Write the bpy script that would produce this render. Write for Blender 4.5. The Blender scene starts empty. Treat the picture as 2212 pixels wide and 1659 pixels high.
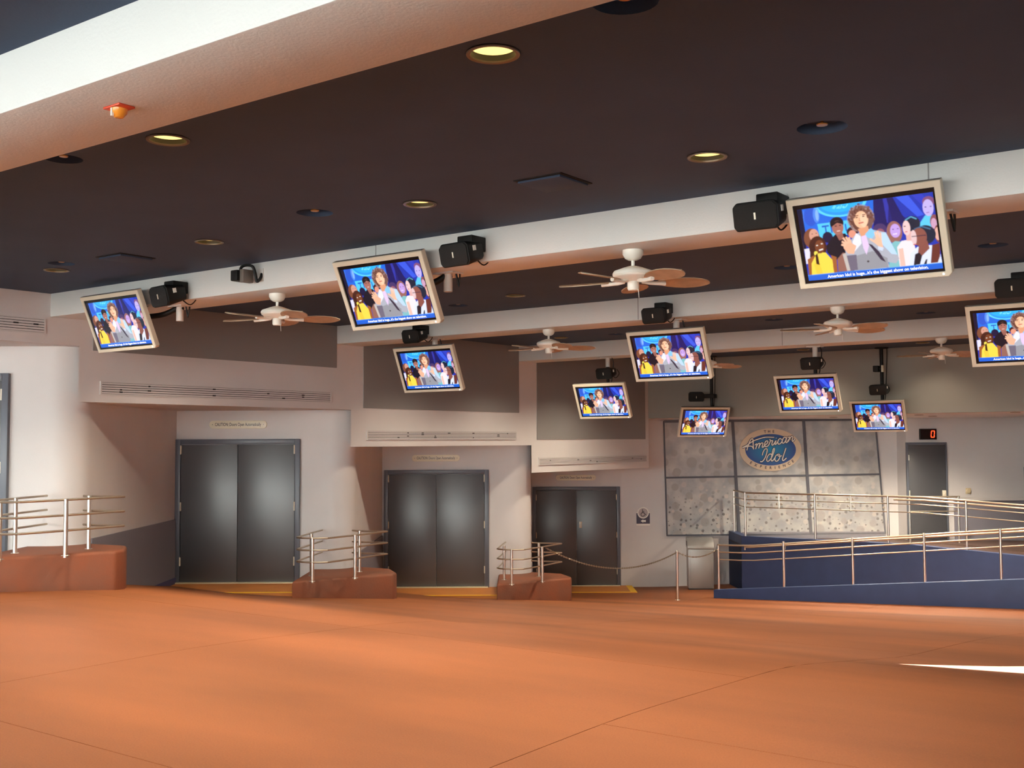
import bpy, bmesh, math, random
import numpy as np
from mathutils import Vector, Matrix, Euler
from mathutils.geometry import delaunay_2d_cdt

random.seed(7)
scene = bpy.context.scene
COL = scene.collection
PI = math.pi
R = math.radians

# ------------------------------------------------------------------ camera, world, sun, exposure
# hall frame: x = along the ceiling beams, y = along the door wall (away from the viewer), z up
A = R(36.4)                       # angle between the view axis and the door wall
CA, SA = math.cos(A), math.sin(A)
EYE = 1.45
PITCH, ROLL = R(3.016), R(0.287)

cam_d = bpy.data.cameras.new('camera')
cam = bpy.data.objects.new('camera', cam_d)
COL.objects.link(cam)
cam_d.sensor_fit = 'HORIZONTAL'
cam_d.sensor_width = 36.0
cam_d.lens = 36.0 * 2400.0 / 2212.0
cam_d.clip_start, cam_d.clip_end = 0.05, 500
_yaw = Matrix.Rotation(A, 4, 'Z')
_pit = Matrix.Rotation(PI / 2 + PITCH, 4, 'X')
_rol = Matrix.Rotation(-ROLL, 4, 'Z')
cam.matrix_world = Matrix.Translation((0, 0, EYE)) @ _yaw @ _pit @ _rol
scene.camera = cam

world = bpy.data.worlds.new('sky')
scene.world = world
world.use_nodes = True
wn = world.node_tree
bg = wn.nodes['Background']
bg.inputs['Color'].default_value = (0.74, 0.90, 1.0, 1)
bg.inputs['Strength'].default_value = 1.2

sun_d = bpy.data.lights.new('sun', 'SUN')
sun = bpy.data.objects.new('sun', sun_d)
COL.objects.link(sun)
SUN_EL = R(40)
SUN_H = Vector((-0.807, -0.59)).normalized()          # travel direction on the ground, camera frame
_sd = Vector((SUN_H.x * CA - SUN_H.y * SA, SUN_H.x * SA + SUN_H.y * CA, 0)) * math.cos(SUN_EL) + Vector((0, 0, -math.sin(SUN_EL)))
sun.rotation_euler = _sd.to_track_quat('-Z', 'Y').to_euler()
sun.location = (6, 20, 14)
sun_d.energy = 28.0
sun_d.angle = R(0.5)
sun_d.color = (0.97, 1.0, 0.98)

scene.view_settings.view_transform = 'Standard'
scene.view_settings.look = 'None'
scene.view_settings.gamma = 1.0
scene.view_settings.use_curve_mapping = False
scene.view_settings.exposure = 0.95
scene.cycles.max_bounces = 10
scene.cycles.diffuse_bounces = 5
scene.cycles.use_adaptive_sampling = True
scene.cycles.adaptive_threshold = 0.025
scene.cycles.sample_clamp_indirect = 6.0

# ------------------------------------------------------------------ helpers
FRONT = -4.5   # open front edge of the hall, behind the viewer
Z0 = EYE      # heights below are written from eye level


def C2(X, Y):
    """view-aligned ground coordinates -> hall coordinates"""
    return (X * CA - Y * SA, X * SA + Y * CA)


def C3(X, Y, z):
    o, t = C2(X, Y)
    return Vector((o, t, z + Z0))


def H3(o, t, z):
    return Vector((o, t, z + Z0))


class MB:
    def __init__(self):
        self.v = []
        self.f = []

    def add(self, vs, fs):
        n = len(self.v)
        self.v += [tuple(p) for p in vs]
        self.f += [tuple(i + n for i in q) for q in fs]
        return self

    def box(self, x0, x1, y0, y1, z0, z1, M=None):
        vs = [Vector((x, y, z)) for x in (x0, x1) for y in (y0, y1) for z in (z0, z1)]
        if M is not None:
            vs = [M @ p for p in vs]
        return self.add(vs, [(0, 1, 3, 2), (4, 6, 7, 5), (0, 4, 5, 1), (2, 3, 7, 6), (0, 2, 6, 4), (1, 5, 7, 3)])

    def prism(self, poly, z0, z1, ztop=None):
        n = len(poly)
        a = sum(poly[i][0] * poly[(i + 1) % n][1] - poly[(i + 1) % n][0] * poly[i][1] for i in range(n))
        if a < 0:
            poly = list(reversed(poly))
            if ztop:
                ztop = list(reversed(ztop))
        vs = [(p[0], p[1], z0) for p in poly] + [(p[0], p[1], (ztop[i] if ztop else z1)) for i, p in enumerate(poly)]
        fs = [tuple(range(n - 1, -1, -1)), tuple(range(n, 2 * n))]
        fs += [(i, (i + 1) % n, n + (i + 1) % n, n + i) for i in range(n)]
        return self.add(vs, fs)

    def vprism(self, poly, axis, a0, a1):
        """extrude a polygon given in (horizontal, z) along axis 'x' or 'y'"""
        n = len(poly)
        if axis == 'y':
            vs = [(p[0], a0, p[1]) for p in poly] + [(p[0], a1, p[1]) for p in poly]
        else:
            vs = [(a0, p[0], p[1]) for p in poly] + [(a1, p[0], p[1]) for p in poly]
        fs = [tuple(range(n)), tuple(range(2 * n - 1, n - 1, -1))]
        fs += [((i + 1) % n, i, n + i, n + (i + 1) % n) for i in range(n)]
        return self.add(vs, fs)

    def tube(self, path, r, n=10, flat=None, caps=True):
        pts = [Vector(p) for p in path]
        rings = []
        up = Vector((0, 0, 1))
        prev = None
        for i, p in enumerate(pts):
            if i == 0:
                d = pts[1] - p
            elif i == len(pts) - 1:
                d = p - pts[i - 1]
            else:
                d = (pts[i + 1] - p).normalized() + (p - pts[i - 1]).normalized()
            if d.length < 1e-9:
                d = Vector((0, 0, 1))
            d.normalize()
            if prev is None:
                ref = up if abs(d.dot(up)) < 0.95 else Vector((1, 0, 0))
                u = d.cross(ref).normalized()
            else:
                u = (prev - d * prev.dot(d))
                u = u.normalized() if u.length > 1e-6 else d.cross(up).normalized()
            prev = u
            w = d.cross(u)
            rr = r[i] if isinstance(r, (list, tuple)) else r
            rings.append([p + (u * math.cos(2 * PI * k / n) + w * math.sin(2 * PI * k / n)) * rr for k in range(n)])
        vs = [q for ring in rings for q in ring]
        fs = []
        for i in range(len(pts) - 1):
            for k in range(n):
                a, b = i * n + k, i * n + (k + 1) % n
                fs.append((a, b, b + n, a + n))
        if caps:
            fs.append(tuple(range(n - 1, -1, -1)))
            fs.append(tuple((len(pts) - 1) * n + k for k in range(n)))
        return self.add(vs, fs)

    def lathe(self, prof, n=24, M=None, close=True):
        vs, fs = [], []
        m = len(prof)
        for k in range(n):
            a = 2 * PI * k / n
            for (r, z) in prof:
                p = Vector((r * math.cos(a), r * math.sin(a), z))
                vs.append(M @ p if M is not None else p)
        for k in range(n):
            for j in range(m - 1):
                a, b = k * m + j, ((k + 1) % n) * m + j
                fs.append((a, b, b + 1, a + 1))
        if close:
            fs.append(tuple(k * m for k in range(n - 1, -1, -1)))
            fs.append(tuple(k * m + m - 1 for k in range(n)))
        return self.add(vs, fs)

    def mesh(self, name, smooth=False, bevel=0, seg=2, ang=38):
        me = bpy.data.meshes.new(name)
        me.from_pydata([tuple(p) for p in self.v], [], self.f)
        bm = bmesh.new()
        bm.from_mesh(me)
        bmesh.ops.remove_doubles(bm, verts=bm.verts, dist=1e-5)
        bmesh.ops.recalc_face_normals(bm, faces=bm.faces)
        if bevel:
            es = [e for e in bm.edges if len(e.link_faces) == 2 and e.calc_face_angle(0) > R(30)]
            bmesh.ops.bevel(bm, geom=es, offset=bevel, segments=seg, profile=0.5, affect='EDGES', clamp_overlap=True)
        bm.to_mesh(me)
        bm.free()
        if smooth or bevel:
            for p in me.polygons:
                p.use_smooth = True
            me.set_sharp_from_angle(angle=R(ang))
        return me

    def build(self, name, mat, parent=None, smooth=False, bevel=0, seg=2, ang=38, loc=None):
        me = self.mesh(name, smooth, bevel, seg, ang)
        return link(name, me, mat, parent, loc)


def link(name, me, mat, parent=None, loc=None, rot=None):
    o = bpy.data.objects.new(name, me)
    if mat is not None and me is not None and len(me.materials) == 0:
        me.materials.append(M[mat])
    COL.objects.link(o)
    if parent is not None:
        o.parent = parent
    if loc is not None:
        o.location = loc
    if rot is not None:
        o.rotation_euler = rot
    return o


def tag(o, label=None, cat=None, group=None, kind=None):
    if label:
        o['label'] = label
    if cat:
        o['category'] = cat
    if group:
        o['group'] = group
    if kind:
        o['kind'] = kind
    return o


def thing(name, label, cat, loc=(0, 0, 0), rot=(0, 0, 0), group=None):
    o = bpy.data.objects.new(name, None)
    o.empty_display_size = 0.1
    COL.objects.link(o)
    o.location = loc
    o.rotation_euler = rot
    return tag(o, label, cat, group)


def copy_tree(o, parent=None):
    c = o.copy()
    COL.objects.link(c)
    c.parent = parent
    for ch in list(o.children):
        copy_tree(ch, c)
    return c


def struct_root(name, label):
    o = bpy.data.objects.new(name, None)
    COL.objects.link(o)
    return tag(o, label, None, None, 'structure')


def text_mesh(s, size, align='CENTER', extrude=0.0, offset=0.0):
    cu = bpy.data.curves.new('lettering', 'FONT')
    cu.body = s
    cu.size = size
    cu.align_x = align
    cu.align_y = 'CENTER'
    cu.extrude = extrude
    cu.offset = offset
    cu.resolution_u = 3
    ob = bpy.data.objects.new('lettering', cu)
    COL.objects.link(ob)
    dg = bpy.context.evaluated_depsgraph_get()
    me = bpy.data.meshes.new_from_object(ob.evaluated_get(dg))
    bpy.data.objects.remove(ob)
    bpy.data.curves.remove(cu)
    return me


def catmull(pts, k=6):
    P = [Vector(p) for p in pts]
    P = [P[0] * 2 - P[1]] + P + [P[-1] * 2 - P[-2]]
    out = []
    for i in range(1, len(P) - 2):
        for j in range(k):
            t = j / k
            a, b, c, d = P[i - 1], P[i], P[i + 1], P[i + 2]
            out.append(0.5 * ((2 * b) + (c - a) * t + (2 * a - 5 * b + 4 * c - d) * t * t + (3 * b - a - 3 * c + d) * t ** 3))
    out.append(P[-2])
    return out


# ------------------------------------------------------------------ materials
M = {}


def mat(name, col, rough=0.6, metal=0.0, var=0.0, vscale=3.0, bump=0.0, bscale=60.0, spec=0.5, stretch=None, col2=None, coat=0.0):
    m = bpy.data.materials.new(name)
    m.use_nodes = True
    nt = m.node_tree
    p = nt.nodes['Principled BSDF']
    p.inputs['Base Color'].default_value = (*col, 1)
    p.inputs['Roughness'].default_value = rough
    p.inputs['Metallic'].default_value = metal
    p.inputs['Specular IOR Level'].default_value = spec
    if coat:
        p.inputs['Coat Weight'].default_value = coat
        p.inputs['Coat Roughness'].default_value = 0.25
    if var or bump:
        tc = nt.nodes.new('ShaderNodeTexCoord')
        mp = nt.nodes.new('ShaderNodeMapping')
        nt.links.new(tc.outputs['Object'], mp.inputs['Vector'])
        if stretch:
            mp.inputs['Scale'].default_value = stretch
    if var:
        nz = nt.nodes.new('ShaderNodeTexNoise')
        nz.inputs['Scale'].default_value = vscale
        nz.inputs['Detail'].default_value = 6
        nt.links.new(mp.outputs['Vector'], nz.inputs['Vector'])
        cr = nt.nodes.new('ShaderNodeValToRGB')
        cr.color_ramp.elements[0].position = 0.32
        cr.color_ramp.elements[1].position = 0.68
        c2 = col2 or tuple(c * (1 - var) for c in col)
        cr.color_ramp.elements[0].color = (*c2, 1)
        cr.color_ramp.elements[1].color = (*[min(1, c * (1 + var * 0.5)) for c in col], 1)
        nt.links.new(nz.outputs['Fac'], cr.inputs['Fac'])
        nt.links.new(cr.outputs['Color'], p.inputs['Base Color'])
    if bump:
        n2 = nt.nodes.new('ShaderNodeTexNoise')
        n2.inputs['Scale'].default_value = bscale
        n2.inputs['Detail'].default_value = 3
        nt.links.new(tc.outputs['Object'], n2.inputs['Vector'])
        b = nt.nodes.new('ShaderNodeBump')
        b.inputs['Strength'].default_value = bump
        b.inputs['Distance'].default_value = 0.01
        nt.links.new(n2.outputs['Fac'], b.inputs['Height'])
        nt.links.new(b.outputs['Normal'], p.inputs['Normal'])
    M[name] = m
    return m


def emis(name, col, strength):
    m = bpy.data.materials.new(name)
    m.use_nodes = True
    nt = m.node_tree
    p = nt.nodes['Principled BSDF']
    p.inputs['Base Color'].default_value = (*[c * 0.3 for c in col], 1)
    p.inputs['Emission Color'].default_value = (*col, 1)
    p.inputs['Emission Strength'].default_value = strength
    M[name] = m
    return m


mat('wall_paint', (0.67, 0.645, 0.64), 0.55, var=0.04, vscale=1.5, bump=0.12, bscale=90)
mat('beam_paint', (0.73, 0.745, 0.73), 0.6, bump=0.15, bscale=70)
mat('ceiling_paint', (0.055, 0.084, 0.145), 0.7, var=0.06, vscale=2.0, bump=0.1, bscale=50, spec=0.2)
mat('taupe_paint', (0.26, 0.25, 0.245), 0.6, bump=0.1, bscale=90)
mat('end_wall_paint', (0.30, 0.285, 0.25), 0.6, bump=0.1, bscale=90)
mat('wainscot_paint', (0.23, 0.22, 0.26), 0.5)
mat('navy_paint', (0.032, 0.058, 0.155), 0.5, var=0.1, vscale=4)
mat('base_blue', (0.08, 0.085, 0.20), 0.5)
mat('door_paint', (0.075, 0.080, 0.090), 0.38, spec=1.0, coat=0.15)
mat('frame_paint', (0.12, 0.135, 0.17), 0.35)
mat('plinth_concrete', (0.215, 0.058, 0.022), 0.75, var=0.3, vscale=2.5, bump=0.3, bscale=40, col2=(0.20, 0.075, 0.042))
mat('landing_lit_concrete', (0.62, 0.23, 0.055), 0.6, var=0.12, vscale=2)  # brighter than the floor: light at the doors is put into the colour
mat('deck_shaded_brown', (0.075, 0.042, 0.032), 0.6)  # orange deck darkened: its unlit look is put into the colour
mat('tape_yellow', (0.92, 0.56, 0.02), 0.6)
mat('threshold_metal', (0.88, 0.80, 0.58), 0.35, metal=0.3)
mat('steel', (0.86, 0.84, 0.78), 0.3, metal=1.0)
mat('rail_steel', (0.58, 0.51, 0.41), 0.4, metal=1.0)
mat('hinge_metal', (0.82, 0.77, 0.64), 0.3, metal=0.15)
mat('black_plastic', (0.008, 0.008, 0.008), 0.5, spec=0.3)
mat('grille_black', (0.008, 0.008, 0.008), 0.7, bump=0.4, bscale=400)
mat('silver_plastic', (0.70, 0.63, 0.50), 0.4)
mat('screen_border', (0.005, 0.005, 0.006), 0.15)
mat('housing_grey', (0.17, 0.15, 0.13), 0.5)
mat('white_metal', (0.72, 0.70, 0.66), 0.4)
mat('fan_white', (0.88, 0.86, 0.78), 0.35)
mat('fan_blade', (0.46, 0.34, 0.23), 0.5, var=0.15, vscale=12)
mat('dark_void', (0.008, 0.007, 0.007), 0.8)
mat('can_dark', (0.012, 0.009, 0.007), 0.5)
mat('trim_ring', (0.22, 0.17, 0.12), 0.35, metal=0.6)
mat('strobe_red', (0.62, 0.06, 0.02), 0.4)
mat('strobe_lens', (0.85, 0.30, 0.03), 0.2)
mat('brass', (0.55, 0.25, 0.05), 0.3, metal=0.8)
mat('sign_cream', (0.86, 0.82, 0.66), 0.3)
mat('sign_ink', (0.03, 0.03, 0.035), 0.5)
mat('sign_navy', (0.055, 0.05, 0.085), 0.5)
mat('sign_mauve', (0.48, 0.41, 0.41), 0.5)
mat('sign_white', (0.88, 0.86, 0.80), 0.4)
mat('logo_tan', (0.74, 0.60, 0.44), 0.5)
mat('logo_ink', (0.045, 0.03, 0.06), 0.5)
mat('logo_white', (0.95, 0.92, 0.84), 0.5)
mat('panel_frame', (0.10, 0.105, 0.13), 0.5)
mat('bin_steel', (0.40, 0.395, 0.38), 0.38, metal=0.35)
mat('bin_dark', (0.05, 0.05, 0.05), 0.5)
mat('chain_steel', (0.45, 0.38, 0.28), 0.35, metal=1.0)
mat('led_red_off', (0.012, 0.002, 0.002), 0.2)
mat('alarm_cream', (0.62, 0.52, 0.33), 0.4)
mat('cabinet_maroon', (0.06, 0.03, 0.05), 0.5)
mat('vent_white', (0.65, 0.625, 0.62), 0.5)
mat('ground_concrete', (0.44, 0.43, 0.41), 0.8, var=0.08, vscale=1)
mat('bounce_stucco', (0.74, 0.75, 0.73), 0.8, var=0.05)
mat('roof_paint', (0.4, 0.38, 0.36), 0.8)
emis('led_red', (1.0, 0.035, 0.008), 3.0)
emis('lamp_glow', (1.0, 0.66, 0.19), 1.15)
emis('lamp_dim', (1.0, 0.62, 0.25), 2.2)
emis('power_white', (0.75, 0.85, 1.0), 3.0)
emis('caption_white', (0.95, 0.97, 1.0), 0.6)

# floor: sealed orange concrete with soft darker streaks
m = mat('floor_concrete', (0.46, 0.15, 0.055), 0.55)
nt = m.node_tree
p = nt.nodes['Principled BSDF']
geo = nt.nodes.new('ShaderNodeNewGeometry')
mp = nt.nodes.new('ShaderNodeMapping')
mp.inputs['Rotation'].default_value = (0, 0, -A + 0.12)
mp.inputs['Scale'].default_value = (0.16, 0.55, 0.3)
nt.links.new(geo.outputs['Position'], mp.inputs['Vector'])
n1 = nt.nodes.new('ShaderNodeTexNoise')
n1.inputs['Scale'].default_value = 1.3
n1.inputs['Detail'].default_value = 5
nt.links.new(mp.outputs['Vector'], n1.inputs['Vector'])
cr = nt.nodes.new('ShaderNodeValToRGB')
cr.color_ramp.elements[0].position = 0.40
cr.color_ramp.elements[0].color = (0.185, 0.058, 0.017, 1)
cr.color_ramp.elements[1].position = 0.58
cr.color_ramp.elements[1].color = (0.35, 0.112, 0.036, 1)
n3 = nt.nodes.new('ShaderNodeTexNoise')
n3.inputs['Scale'].default_value = 0.42
n3.inputs['Detail'].default_value = 3
n3.inputs['Distortion'].default_value = 0.6
nt.links.new(mp.outputs['Vector'], n3.inputs['Vector'])
av = nt.nodes.new('ShaderNodeMath')
av.operation = 'MULTIPLY_ADD'
av.inputs[1].default_value = 0.5
nt.links.new(n3.outputs['Fac'], av.inputs[0])
hv = nt.nodes.new('ShaderNodeMath')
hv.operation = 'MULTIPLY'
hv.inputs[1].default_value = 0.5
nt.links.new(n1.outputs['Fac'], hv.inputs[0])
nt.links.new(hv.outputs[0], av.inputs[2])
nt.links.new(av.outputs[0], cr.inputs['Fac'])
n2 = nt.nodes.new('ShaderNodeTexNoise')
n2.inputs['Scale'].default_value = 110
n2.inputs['Detail'].default_value = 2
nt.links.new(geo.outputs['Position'], n2.inputs['Vector'])
mx = nt.nodes.new('ShaderNodeMix')
mx.data_type = 'RGBA'
mx.blend_type = 'SOFT_LIGHT'
mx.inputs['Factor'].default_value = 0.35
nt.links.new(cr.outputs['Color'], mx.inputs['A'])
nt.links.new(n2.outputs['Fac'], mx.inputs['B'])
hs = nt.nodes.new('ShaderNodeHueSaturation')
hs.inputs['Saturation'].default_value = 1.0
nt.links.new(mx.outputs['Result'], hs.inputs['Color'])
nt.links.new(hs.outputs['Color'], p.inputs['Base Color'])
bmp = nt.nodes.new('ShaderNodeBump')
bmp.inputs['Strength'].default_value = 0.15
bmp.inputs['Distance'].default_value = 0.004
nt.links.new(n2.outputs['Fac'], bmp.inputs['Height'])
nt.links.new(bmp.outputs['Normal'], p.inputs['Normal'])
p.inputs['Specular IOR Level'].default_value = 0.3

# backdrop print: mottled grey with scattered discs
m = mat('backdrop_print', (0.3, 0.28, 0.27), 0.5)
nt = m.node_tree
p = nt.nodes['Principled BSDF']
tc = nt.nodes.new('ShaderNodeTexCoord')
nz = nt.nodes.new('ShaderNodeTexNoise')
nz.inputs['Scale'].default_value = 2.6
nz.inputs['Detail'].default_value = 4
nt.links.new(tc.outputs['Object'], nz.inputs['Vector'])
cr = nt.nodes.new('ShaderNodeValToRGB')
cr.color_ramp.elements[0].position = 0.35
cr.color_ramp.elements[0].color = (0.36, 0.375, 0.40, 1)
cr.color_ramp.elements[1].position = 0.65
cr.color_ramp.elements[1].color = (0.58, 0.57, 0.54, 1)
nt.links.new(nz.outputs['Fac'], cr.inputs['Fac'])
last = cr.outputs['Color']
for sc_, thr, colr, lo, hi in ((5.2, 0.36, (0.60, 0.54, 0.50), -1.9, -0.5), (8.5, 0.34, (0.13, 0.12, 0.125), -2.1, -0.95), (3.2, 0.45, (0.38, 0.36, 0.35), -1.9, 0.9)):
    vo = nt.nodes.new('ShaderNodeTexVoronoi')
    vo.voronoi_dimensions = '2D'
    vo.inputs['Scale'].default_value = sc_
    vo.inputs['Randomness'].default_value = 0.8
    sw = nt.nodes.new('ShaderNodeSeparateXYZ')
    cb = nt.nodes.new('ShaderNodeCombineXYZ')
    nt.links.new(tc.outputs['Object'], sw.inputs['Vector'])
    nt.links.new(sw.outputs['X'], cb.inputs['X'])
    nt.links.new(sw.outputs['Z'], cb.inputs['Y'])
    nt.links.new(cb.outputs['Vector'], vo.inputs['Vector'])
    # random radius per cell
    sc2 = nt.nodes.new('ShaderNodeSeparateColor')
    nt.links.new(vo.outputs['Color'], sc2.inputs['Color'])
    ml = nt.nodes.new('ShaderNodeMath')
    ml.operation = 'MULTIPLY'
    ml.inputs[1].default_value = thr
    nt.links.new(sc2.outputs['Red'], ml.inputs[0])
    sb = nt.nodes.new('ShaderNodeMath')
    sb.operation = 'SUBTRACT'
    nt.links.new(ml.outputs[0], sb.inputs[0])
    nt.links.new(vo.outputs['Distance'], sb.inputs[1])
    mr = nt.nodes.new('ShaderNodeMapRange')
    mr.inputs['From Min'].default_value = 0
    mr.inputs['From Max'].default_value = 0.08
    mr.inputs['To Max'].default_value = 0.85
    nt.links.new(sb.outputs[0], mr.inputs['Value'])
    # band of the print that carries these discs
    fd = nt.nodes.new('ShaderNodeMapRange')
    fd.inputs['From Min'].default_value = hi
    fd.inputs['From Max'].default_value = (lo + hi) / 2
    nt.links.new(sw.outputs['Z'], fd.inputs['Value'])
    mm = nt.nodes.new('ShaderNodeMath')
    mm.operation = 'MULTIPLY'
    nt.links.new(mr.outputs['Result'], mm.inputs[0])
    nt.links.new(fd.outputs['Result'], mm.inputs[1])
    mx = nt.nodes.new('ShaderNodeMix')
    mx.data_type = 'RGBA'
    nt.links.new(mm.outputs[0], mx.inputs['Factor'])
    nt.links.new(last, mx.inputs['A'])
    mx.inputs['B'].default_value = (*colr, 1)
    last = mx.outputs['Result']
nt.links.new(last, p.inputs['Base Color'])

# logo field: blue oval, paler in the middle
m = mat('logo_blue', (0.03, 0.1, 0.3), 0.5)
nt = m.node_tree
p = nt.nodes['Principled BSDF']
tc = nt.nodes.new('ShaderNodeTexCoord')
gr = nt.nodes.new('ShaderNodeTexGradient')
gr.gradient_type = 'SPHERICAL'
mp = nt.nodes.new('ShaderNodeMapping')
mp.inputs['Scale'].default_value = (1.9, 0.02, 2.9)
nt.links.new(tc.outputs['Object'], mp.inputs['Vector'])
nt.links.new(mp.outputs['Vector'], gr.inputs['Vector'])
cr = nt.nodes.new('ShaderNodeValToRGB')
cr.color_ramp.elements[0].color = (0.04, 0.10, 0.33, 1)
cr.color_ramp.elements[1].color = (0.02, 0.34, 0.62, 1)
nt.links.new(gr.outputs['Fac'], cr.inputs['Fac'])
nt.links.new(cr.outputs['Color'], p.inputs['Base Color'])

# clear railing glass
m = mat('rail_glass', (0.9, 0.95, 0.93), 0.03)
p = m.node_tree.nodes['Principled BSDF']
p.inputs['Alpha'].default_value = 0.13
p.inputs['IOR'].default_value = 1.45

# picture on the screens (colours stored on the screen mesh)
m = bpy.data.materials.new('screen_picture')
m.use_nodes = True
nt = m.node_tree
p = nt.nodes['Principled BSDF']
at = nt.nodes.new('ShaderNodeVertexColor')
at.layer_name = 'picture'
p.inputs['Base Color'].default_value = (0.01, 0.01, 0.01, 1)
p.inputs['Roughness'].default_value = 0.2
nt.links.new(at.outputs['Color'], p.inputs['Emission Color'])
p.inputs['Emission Strength'].default_value = 0.62
M['screen_picture'] = m

# ------------------------------------------------------------------ floor
_pt = [-30, 5.2, 7.4, 9.0, 10.0, 10.8, 12.1, 13.5, 14.4, 15.3, 16.8, 18.5, 19.4, 21.5, 40]
_pz = [-1.45, -1.45, -1.58, -1.86, -2.035, -2.12, -2.26, -2.44, -2.585, -2.68, -2.86, -3.07, -3.165, -3.20, -3.20]
_ts = np.linspace(-10, 35, 1801)
_zs = np.interp(_ts, _pt, _pz)
_k = np.hanning(61)
_k /= _k.sum()
_zs = np.convolve(np.pad(_zs, 30, mode='edge'), _k, mode='valid')


def floor_z(o, t):
    z = float(np.interp(t, _ts, _zs))
    f = min(max((o + 12.0) / 6.0, 0.0), 1.9)
    return -1.45 + (z + 1.45) * (1 - 0.16 * f)


floor = MB()
floor.box(-15, 6, FRONT - 0.2, 28, -4.2 + Z0, -3.6 + Z0)
fl = floor.build('floor', 'floor_concrete')
tag(fl, 'orange sealed concrete floor sloping down towards the doors', None, None, 'structure')


def slab(o0, o1, t0, t1):
    g = 0.0025
    no, ntt = max(2, int((o1 - o0) / 0.3)), max(2, int((t1 - t0) / 0.3))
    b = MB()
    vs = []
    for j in range(ntt + 1):
        for i in range(no + 1):
            o = o0 + g + (o1 - o0 - 2 * g) * i / no
            t = t0 + g + (t1 - t0 - 2 * g) * j / ntt
            vs.append((o, t, floor_z(o, t) + Z0))
    fs = [(j * (no + 1) + i, j * (no + 1) + i + 1, (j + 1) * (no + 1) + i + 1, (j + 1) * (no + 1) + i) for j in range(ntt) for i in range(no)]
    n = len(vs)
    ring = [i for i in range(no + 1)] + [j * (no + 1) + no for j in range(1, ntt + 1)] + [ntt * (no + 1) + i for i in range(no - 1, -1, -1)] + [j * (no + 1) for j in range(ntt - 1, 0, -1)]
    low = [(vs[i][0], vs[i][1], vs[i][2] - 0.12) for i in ring]
    vs += low
    m_ = len(ring)
    fs += [(ring[(k + 1) % m_], ring[k], n + k, n + (k + 1) % m_) for k in range(m_)]
    b.add(vs, fs)
    b.build('slab', 'floor_concrete', fl, smooth=True, ang=50)


o_j = [-15, -10.1, -6.6, -3.08, 0.45, 3.2, 6]
for c in range(len(o_j) - 1):
    start = 3.17 if o_j[c + 1] <= -3.0 else 4.95
    tj = [start + 3.56 * k for k in range(-3, 8)]
    tj = [FRONT - 0.2] + [t for t in tj if FRONT + 0.8 < t < 26] + [28]
    for a_, b_ in zip(tj[:-1], tj[1:]):
        slab(o_j[c], o_j[c + 1], a_, b_)

g = MB()
g.box(-60, 60, -70, FRONT - 0.21, -2.0 + Z0, -1.47 + Z0)
gr_ = g.build('ground', 'ground_concrete')
tag(gr_, 'pale sunlit paving outside the open front', None, None, 'structure')

b = MB()
b.box(-70, 70, -36, -30, -1.6 + Z0, 9.5 + Z0)  # unseen front added to throw sunlight deep into the hall
for k in range(-6, 7):
    b.box(k * 10 - 0.4, k * 10 + 0.4, -30.0, -29.7, -1.6 + Z0, 9.5 + Z0)
b.box(-70, 70, -30.0, -29.4, 9.2 + Z0, 9.9 + Z0)
tag(b.build('wall_bounce_added', 'bounce_stucco'), 'added pale building front behind the viewer, bounces sun into the hall', None, None, 'structure')

# ------------------------------------------------------------------ ceiling with real recesses
ZC = 1.69
LIT = [(3.776, -2.877), (3.77, -5.143), (5.936, -2.928), (5.878, -5.135), (5.917, -7.5), (5.98, -9.877),
       (10.251, -7.505), (14.859, -9.966), (19.674, -7.815), (19.62, -5.643), (3.77, -7.5), (8.2, -2.9), (8.2, -5.14), (8.2, -7.5), (8.2, -9.9),
       (12.6, -2.9), (12.6, -5.14), (12.6, -7.5), (12.6, -9.9), (17.0, -2.9), (17.0, -5.14), (17.0, -7.5), (17.0, -9.9)]
DARK = [(5.765, -2.16, 0.134), (3.634, -2.13, 0.13), (3.66, -5.99, 0.11), (5.646, -5.953, 0.134), (5.80, -9.50, 0.12), (10.193, -2.315, 0.125),
        (10.253, -4.222, 0.125), (10.578, -8.616, 0.125), (14.958, -9.0, 0.125), (14.589, -6.21, 0.125), (15.074, -4.284, 0.125)]
RL = 0.105


def in_tri(p, T):
    d = []
    for i in range(3):
        a_, b_ = Vector(T[i]), Vector(T[(i + 1) % 3])
        d.append((b_ - a_).x * (p - a_).y - (b_ - a_).y * (p - a_).x)
    return all(x > 0 for x in d) or all(x < 0 for x in d)


def floor_hit(px, py):
    """ground point (view-aligned) whose direction from the viewer is the given one"""
    u_, v_ = (px - 1106) / 2400.0, (956 - 0.005 * (px - 1106) - py) / 2400.0
    d_ = 3.0
    while d_ < 40:
        if v_ * d_ < floor_z(*C2(u_ * d_, d_)):
            break
        d_ += 0.01
    return Vector((u_ * d_, d_))


SUN_MARK = (floor_hit(1925, 1428), floor_hit(2212, 1433), floor_hit(2212, 1449))


def sun_gap(z):
    """wedge-shaped roof gap out of view that drops a blade of sun on the floor"""
    tip, far_, near_ = SUN_MARK
    res = []
    for q in (tip, tip + (far_ - tip) * 2.2, tip + (near_ - tip) * 2.4):
        o, t = C2(q.x, q.y)
        s_ = (z - floor_z(o, t)) / _sd.z
        res.append((o + _sd.x * s_, t + _sd.y * s_))
    return res


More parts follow.
